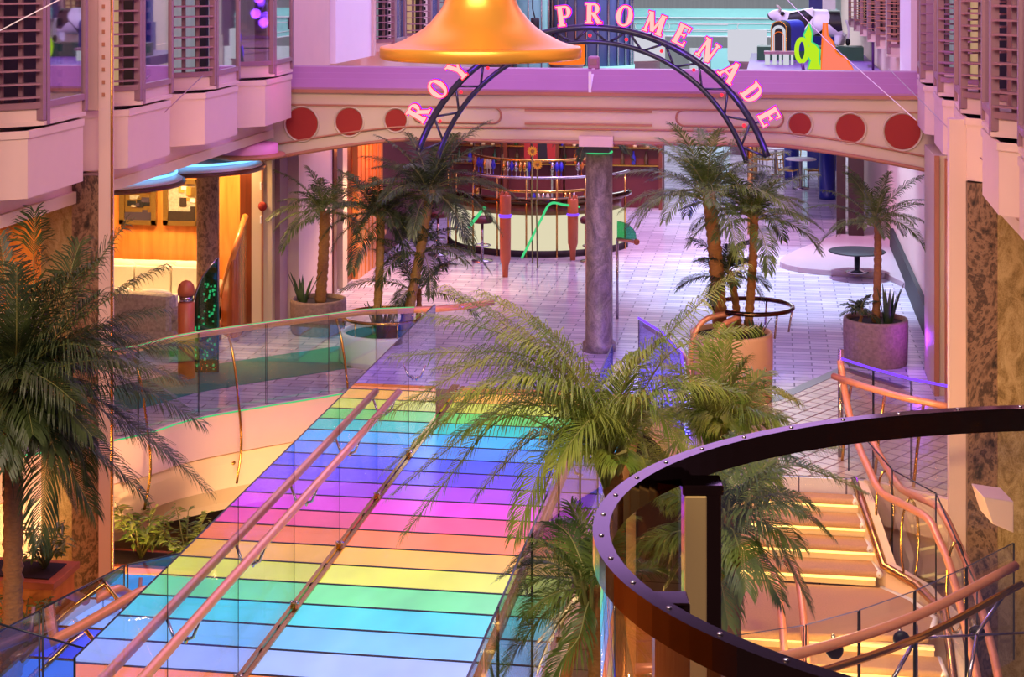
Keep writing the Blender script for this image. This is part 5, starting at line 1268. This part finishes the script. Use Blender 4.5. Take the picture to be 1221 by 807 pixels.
# cactus like lime sign and coral peak sign
def flat(label, name, cat, pts, Y, mat, th=.14, edge=None):
    q0 = PY(pts[0][0], 90, Y); t = thing(name, label, cat, (q0.x, Y, q0.z), world=True)
    pg = [(PY(x, y, Y).x, PY(x, y, Y).z) for x, y in pts]
    MB().extrude(pg, (0, Y, 0), (1, 0, 0), (0, 0, 1), (0, 1, 0), th, mat).build('face', t)
    if edge: MB().tube([(x, Y-.01, z) for x, z in pg], .02, edge, 5, closed=True).build('outline', t)
    return t
flat('lime green cut out sign shaped like a crooked plant', 'cutout_sign', 'sign', [(962, 86), (966, 72), (962, 66), (964, 55), (958, 42), (962, 34), (965, 27), (969, 40), (968, 50), (974, 54), (978, 60), (977, 70), (980, 86)], 37.0, 'lit_lime', edge='neon_green')
q = PY(956, 60, 36.9); t = thing('ring_sign', 'lime green oval ring sign left of the lime cut out', 'sign', tuple(q), world=True)
MB().tube([(q.x+.11*math.cos(a), 36.9, q.z+.24*math.sin(a)) for a in [2*PI*i/32 for i in range(32)]], .05, 'lit_lime', 8, closed=True).build('ring', t); MB().tube([(q.x, 36.9, q.z-.25), (q.x+.05, 36.9, 3.2)], .04, 'purple_paint', 6).build('stem', t)
flat('coral red cut out sign shaped like a rocky peak', 'cutout_sign', 'sign', [(979, 86), (980, 60), (982, 27), (986, 28), (987, 42), (993, 50), (997, 62), (1003, 67), (1008, 68), (1013, 76), (1020, 86)], 36.4, 'lit_coral', edge='lit_orange')
o = MB().tube([PY(1041, 86, 35), PY(1041, 26, 35)], .025, 'purple_paint', 8).build('pole'); tag(o, 'thin purple pole on the kiosk roof near the right wall', 'pole')
t = thing('column', 'blue and white column behind the cow', 'column', (0, 46, 0), world=True); q = PY(985, 20, 46)
MB().bb((q.x-.5, 46, 0), (q.x+.3, 46.5, 3.95), 'blue_paint').build('lower_shaft', t); MB().bb((q.x-.1, 45.9, 3.95), (q.x+.25, 46.4, 7), 'white_paint').build('upper_shaft', t); MB().bb((q.x-.45, 45.9, 3.95), (q.x-.1, 46.4, 7), 'blue_paint').build('side_shaft', t)
# white display drums and shop canopies below the teal bridge
def drum(label, x0, x1, y0, y1, Y, mat):
    a, b_ = PY(x0, y1, Y), PY(x1, y0, Y); t = thing('display_drum', label, 'display', ((a.x+b_.x)/2, Y, 0)); r_ = (b_.x-a.x)/2
    MB().lathe([(r_*.9, 0), (r_*.9, a.z-.1), (r_, a.z)], 'louvre_metal', 32).build('base', t); MB().lathe([(r_, a.z), (r_*1.02, a.z+.04), (r_*1.02, b_.z-.04), (r_, b_.z), (.01, b_.z)], mat, 40, cap=False).build('drum', t)
drum('wide white glowing drum seen through the arched truss', 690, 792, 40, 70, 57, 'lit_white')
drum('white glowing drum left of the barrel shaped sign', 868, 914, 36, 72, 50, 'lit_white')
drum('orange glowing drum left of the small speaker box', 655, 697, 52, 76, 48, 'lit_orange')
t = thing('shop_front', 'pale glass shop front below the teal footbridge', 'shop', (-.5, 60, 0), world=True)
for i in range(8): MB().bb((-3+i*.75, 60, 0), (-3+i*.75+.7, 60.05, 2.65), ['cool_curtain', 'teal_paint', 'lit_white', 'louvre_metal'][i % 4]).build('panel', t)
t = thing('glass_lift', 'tall blue glass lift tower behind the letter P', 'lift', (-2.3, 50, 0), world=True)
c = PY(705, 20, 50)
for i in range(13):
    a = PI+PI*i/12; MB().tube([(c.x+1.25*math.cos(a), 50+1.25*math.sin(a), 2.6), (c.x+1.25*math.cos(a), 50+1.25*math.sin(a), 8)], .035, 'steel', 6).build('mullion', t)
plain('blue_glass', rgb(110, 124, 190), .15, var=.3, scale=2, stretch=(1, 1, .1)); MB().lathe([(1.22, 2.6), (1.22, 8)], 'blue_glass', 40, (c.x, 50, 0)).build('glass_shaft', t)
MB().lathe([(1.3, 0), (1.3, 2.6)], 'teal_paint', 40, (c.x, 50, 0)).build('base', t)
c = PY(633, 20, 44); t = thing('glass_lift', 'narrow teal glass lift tower right of the bell', 'lift', (c.x, 44, 0), world=True)
MB().lathe([(.45, 0), (.45, 8)], 'teal_paint', 24, (c.x, 44, 0)).build('glass_shaft', t)
for i in range(8): a = i*PI/4; MB().tube([(c.x+.47*math.cos(a), 44+.47*math.sin(a), 0), (c.x+.47*math.cos(a), 44+.47*math.sin(a), 8)], .02, 'steel', 5).build('mullion', t)
c = PY(638, 28, 34); t = thing('spotlight', 'black stage spotlight hanging at the right edge of the bell', 'spotlight', tuple(c), world=True)
MB().lathe([(.06, -.14), (.09, -.1), (.09, .1), (.06, .12)], 'black_paint', 16, tuple(c)).build('housing', t); MB().lathe([(.005, -.14), (.06, -.142)], 'lit_white', 16, tuple(c)).build('lens', t); MB().tube([c+Vector((0, 0, .1)), c+Vector((-.05, 0, .3)), c+Vector((-.05, 0, 4.5))], .015, 'black_paint', 6).build('yoke', t)
q = PY(725, 52, 45); 
# wall bracket on the right pillar
q = P(1190, 622, 14.9)
t = thing('wall_bracket', 'pink wedge shaped bracket low on the right marble pillar', 'bracket', tuple(q), world=True)
MB().extrude([(-.13, .22), (.14, .18), (.14, -.1), (-.05, -.02)], q, (CT, ST, 0), (0, 0, 1), (-ST, CT, 0), .4, 'plaster_pink').build('wedge', t, bevel=.008)
# cables
for lab, pts in (('thin pale cable slanting past the left windows', [P(-30, 52, 14), P(70, 0, 14.5), P(150, -40, 15)]), ('pale cable running from the ceiling down to the right wall', [P(920, -20, 26), P(985, 48, 24), P(1092, 143, 20)]), ('dark cable along the right wall boxes', [P(1060, 82, 22), P(1130, 152, 18.5), P(1225, 240, 14.6)]), ('dark cable from a window down to the left boxes', [P(242, 90, 19.4), P(196, 134, 18.0)])):
    o = MB().tube(pts, .006, 'white_paint' if 'pale' in lab else 'louvre_metal', 5).build('cable'); tag(o, lab, 'cable')
# ================================================================== LIGHT
def area(name, loc, target, size, power, col, sy=None, spread=None):
    l = bpy.data.lights.new(name, 'AREA'); l.energy = power; l.color = rgb(*col)[:3]; l.size = size
    if sy: l.shape = 'RECTANGLE'; l.size_y = sy
    if spread: l.spread = spread
    o = bpy.data.objects.new(name, l); COL.objects.link(o); o.location = loc
    o.rotation_euler = (Vector(target)-Vector(loc)).to_track_quat('-Z', 'Y').to_euler(); return o
def point(name, loc, power, col, r=.1):
    l = bpy.data.lights.new(name, 'POINT'); l.energy = power; l.color = rgb(*col)[:3]; l.shadow_soft_size = r
    o = bpy.data.objects.new(name, l); COL.objects.link(o); o.location = loc; return o
def spot(name, loc, target, power, col, ang=60, r=.15, blend=.6):
    l = bpy.data.lights.new(name, 'SPOT'); l.energy = power; l.color = rgb(*col)[:3]; l.spot_size = math.radians(ang); l.spot_blend = blend; l.shadow_soft_size = r
    o = bpy.data.objects.new(name, l); COL.objects.link(o); o.location = loc
    o.rotation_euler = (Vector(target)-Vector(loc)).to_track_quat('-Z', 'Y').to_euler(); return o
# promenade ceiling lamps: violet wash over everything that faces up, plus an added warm fill from the camera side
area('ceiling_violet_lamp', (-2.6, 22, 8.9), (-2.6, 22, 0), 8, 520, (190, 150, 255), 8)
area('ceiling_violet_lamp', (-2.6, 34, 8.9), (-2.6, 34, 0), 8, 1100, (205, 185, 255), 10)
area('ceiling_white_lamp', (-1, 52, 8.9), (-1, 52, 0), 8, 2000, (225, 240, 255), 16)
area('atrium_warm_fill', (-2.5, 4, 9.5), (-2.6, 20, 1.5), 7, 1500, (255, 222, 200), 4)  # added frontal fill for the upright faces
area('left_wall_pink_lamp', (1.2, 15, 8.6), (-7.2, 18, 4.5), 3, 220, (255, 150, 215), 6)
area('right_wall_pink_lamp', (-6, 15, 8.6), (2.2, 17, 4.0), 3, 220, (255, 150, 205), 6)
spot('floor_white_spot', (.5, 30, 8.6), (.4, 29.6, 0), 6500, (196, 232, 255), 52)
spot('floor_white_spot', (.8, 39, 8.6), (.4, 38, 0), 2600, (225, 235, 255), 60)
spot('floor_lilac_spot', (-2.5, 30, 8.5), (-1.6, 35, 0), 3600, (255, 190, 220), 62)
# lounge and arcade downlights
for x, y in ((-9.2, 24.0), (-10.4, 23.6), (-8.3, 24.2)): spot('lounge_downlight', (x, y, 2.98), (x, y+.25, 0), 260, (255, 206, 140), 120, .08)
point('shop_lamp', (-6.7, 29.2, 2.4), 70, (255, 130, 50), .15)
spot('shop_front_spot', (-6.3, 28.0, 2.8), (-6.4, 27.6, 0), 600, (255, 205, 160), 100)
for x in (-6.4, -4.6, -3.4): spot('bar_spot', (x, 36.3, 2.9), (x, 38.2, 1.2), 120, (255, 190, 110), 70)
# lower deck: warm lamps under the promenade
for x, y in ((-9, 16), (-6.5, 18.5), (-9.5, 12)): point('lower_deck_lamp', (x, y, -1.6), 150, (255, 180, 90), .2)
area('cove_lamp', (-6.2, 17.3, -2.6), (-6.6, 20, -.8), 2.5, 300, (255, 200, 140), .4)
point('lower_deck_lamp', (-.9, 13.6, -1.4), 260, (255, 208, 150), .25)
spot('palm_fill_spot', (-.2, 16.5, 6.5), (-.55, 20.9, 2.6), 560, (255, 236, 190), 34)  # added front spot to warm the middle palm crowns
spot('palm_fill_spot', (-4.6, 17.5, 6.5), (-5.1, 22.6, 2.3), 620, (255, 240, 170), 34)
point('stair_lamp', (.4, 14.6, -.6), 170, (255, 196, 100), .2)
point('stair_lamp', (.3, 17.2, 1.6), 90, (255, 214, 140), .15)
# violet neon spill from the sign letters and an added blue fill at the floor beds
for a in (-1.2, -.7, 0, .5, .9, 1.2): p = ap(a, RR+.1, -.35); point('neon_spill_lamp', tuple(p), 12, (140, 60, 255), .1)
point('blue_floor_fill', (-1.1, 21.6, .6), 170, (36, 30, 255), .1)  # added lamp imitating the blue reflected in the glass
point('violet_floor_lamp', (1.9, 23.0, .5), 9, (150, 50, 255), .1)
spot('canopy_pink_spot', (-6.2, 22.0, 4.6), (-7.3, 22.7, 2.9), 28, (255, 60, 200), 50)
# unseen key spots added from above for the near palms
spot('palm_fill_spot', (1.0, 8.5, 7.5), (-.9, 13, 1.5), 400, (255, 240, 190), 50)
spot('palm_fill_spot', (-4, 8.5, 7.5), (-4.8, 13.5, 1.8), 130, (255, 230, 180), 40)
w = bpy.data.worlds.new('World'); S.world = w; w.use_nodes = True
w.node_tree.nodes['Background'].inputs[0].default_value = rgb(150, 120, 160); w.node_tree.nodes['Background'].inputs[1].default_value = .3
# ================================================================== CAMERA
cam = bpy.data.cameras.new('camera'); cam.sensor_width = 36; cam.sensor_fit = 'HORIZONTAL'; cam.lens = F/1221*36; cam.shift_y = (HOR-403.5)/1221; cam.clip_end = 300
co = bpy.data.objects.new('camera', cam); COL.objects.link(co); co.location = CAM; co.rotation_euler = (PI/2, 0, TH); S.camera = co
S.view_settings.view_transform = 'Standard'; S.view_settings.look = 'None'; S.view_settings.gamma = 1; S.view_settings.use_curve_mapping = False; S.view_settings.exposure = 0.0
S.cycles.max_bounces = 10; S.cycles.transparent_max_bounces = 24; S.cycles.use_denoising = True
for o in bpy.data.objects:
    if '_off' in o: del o['_off']
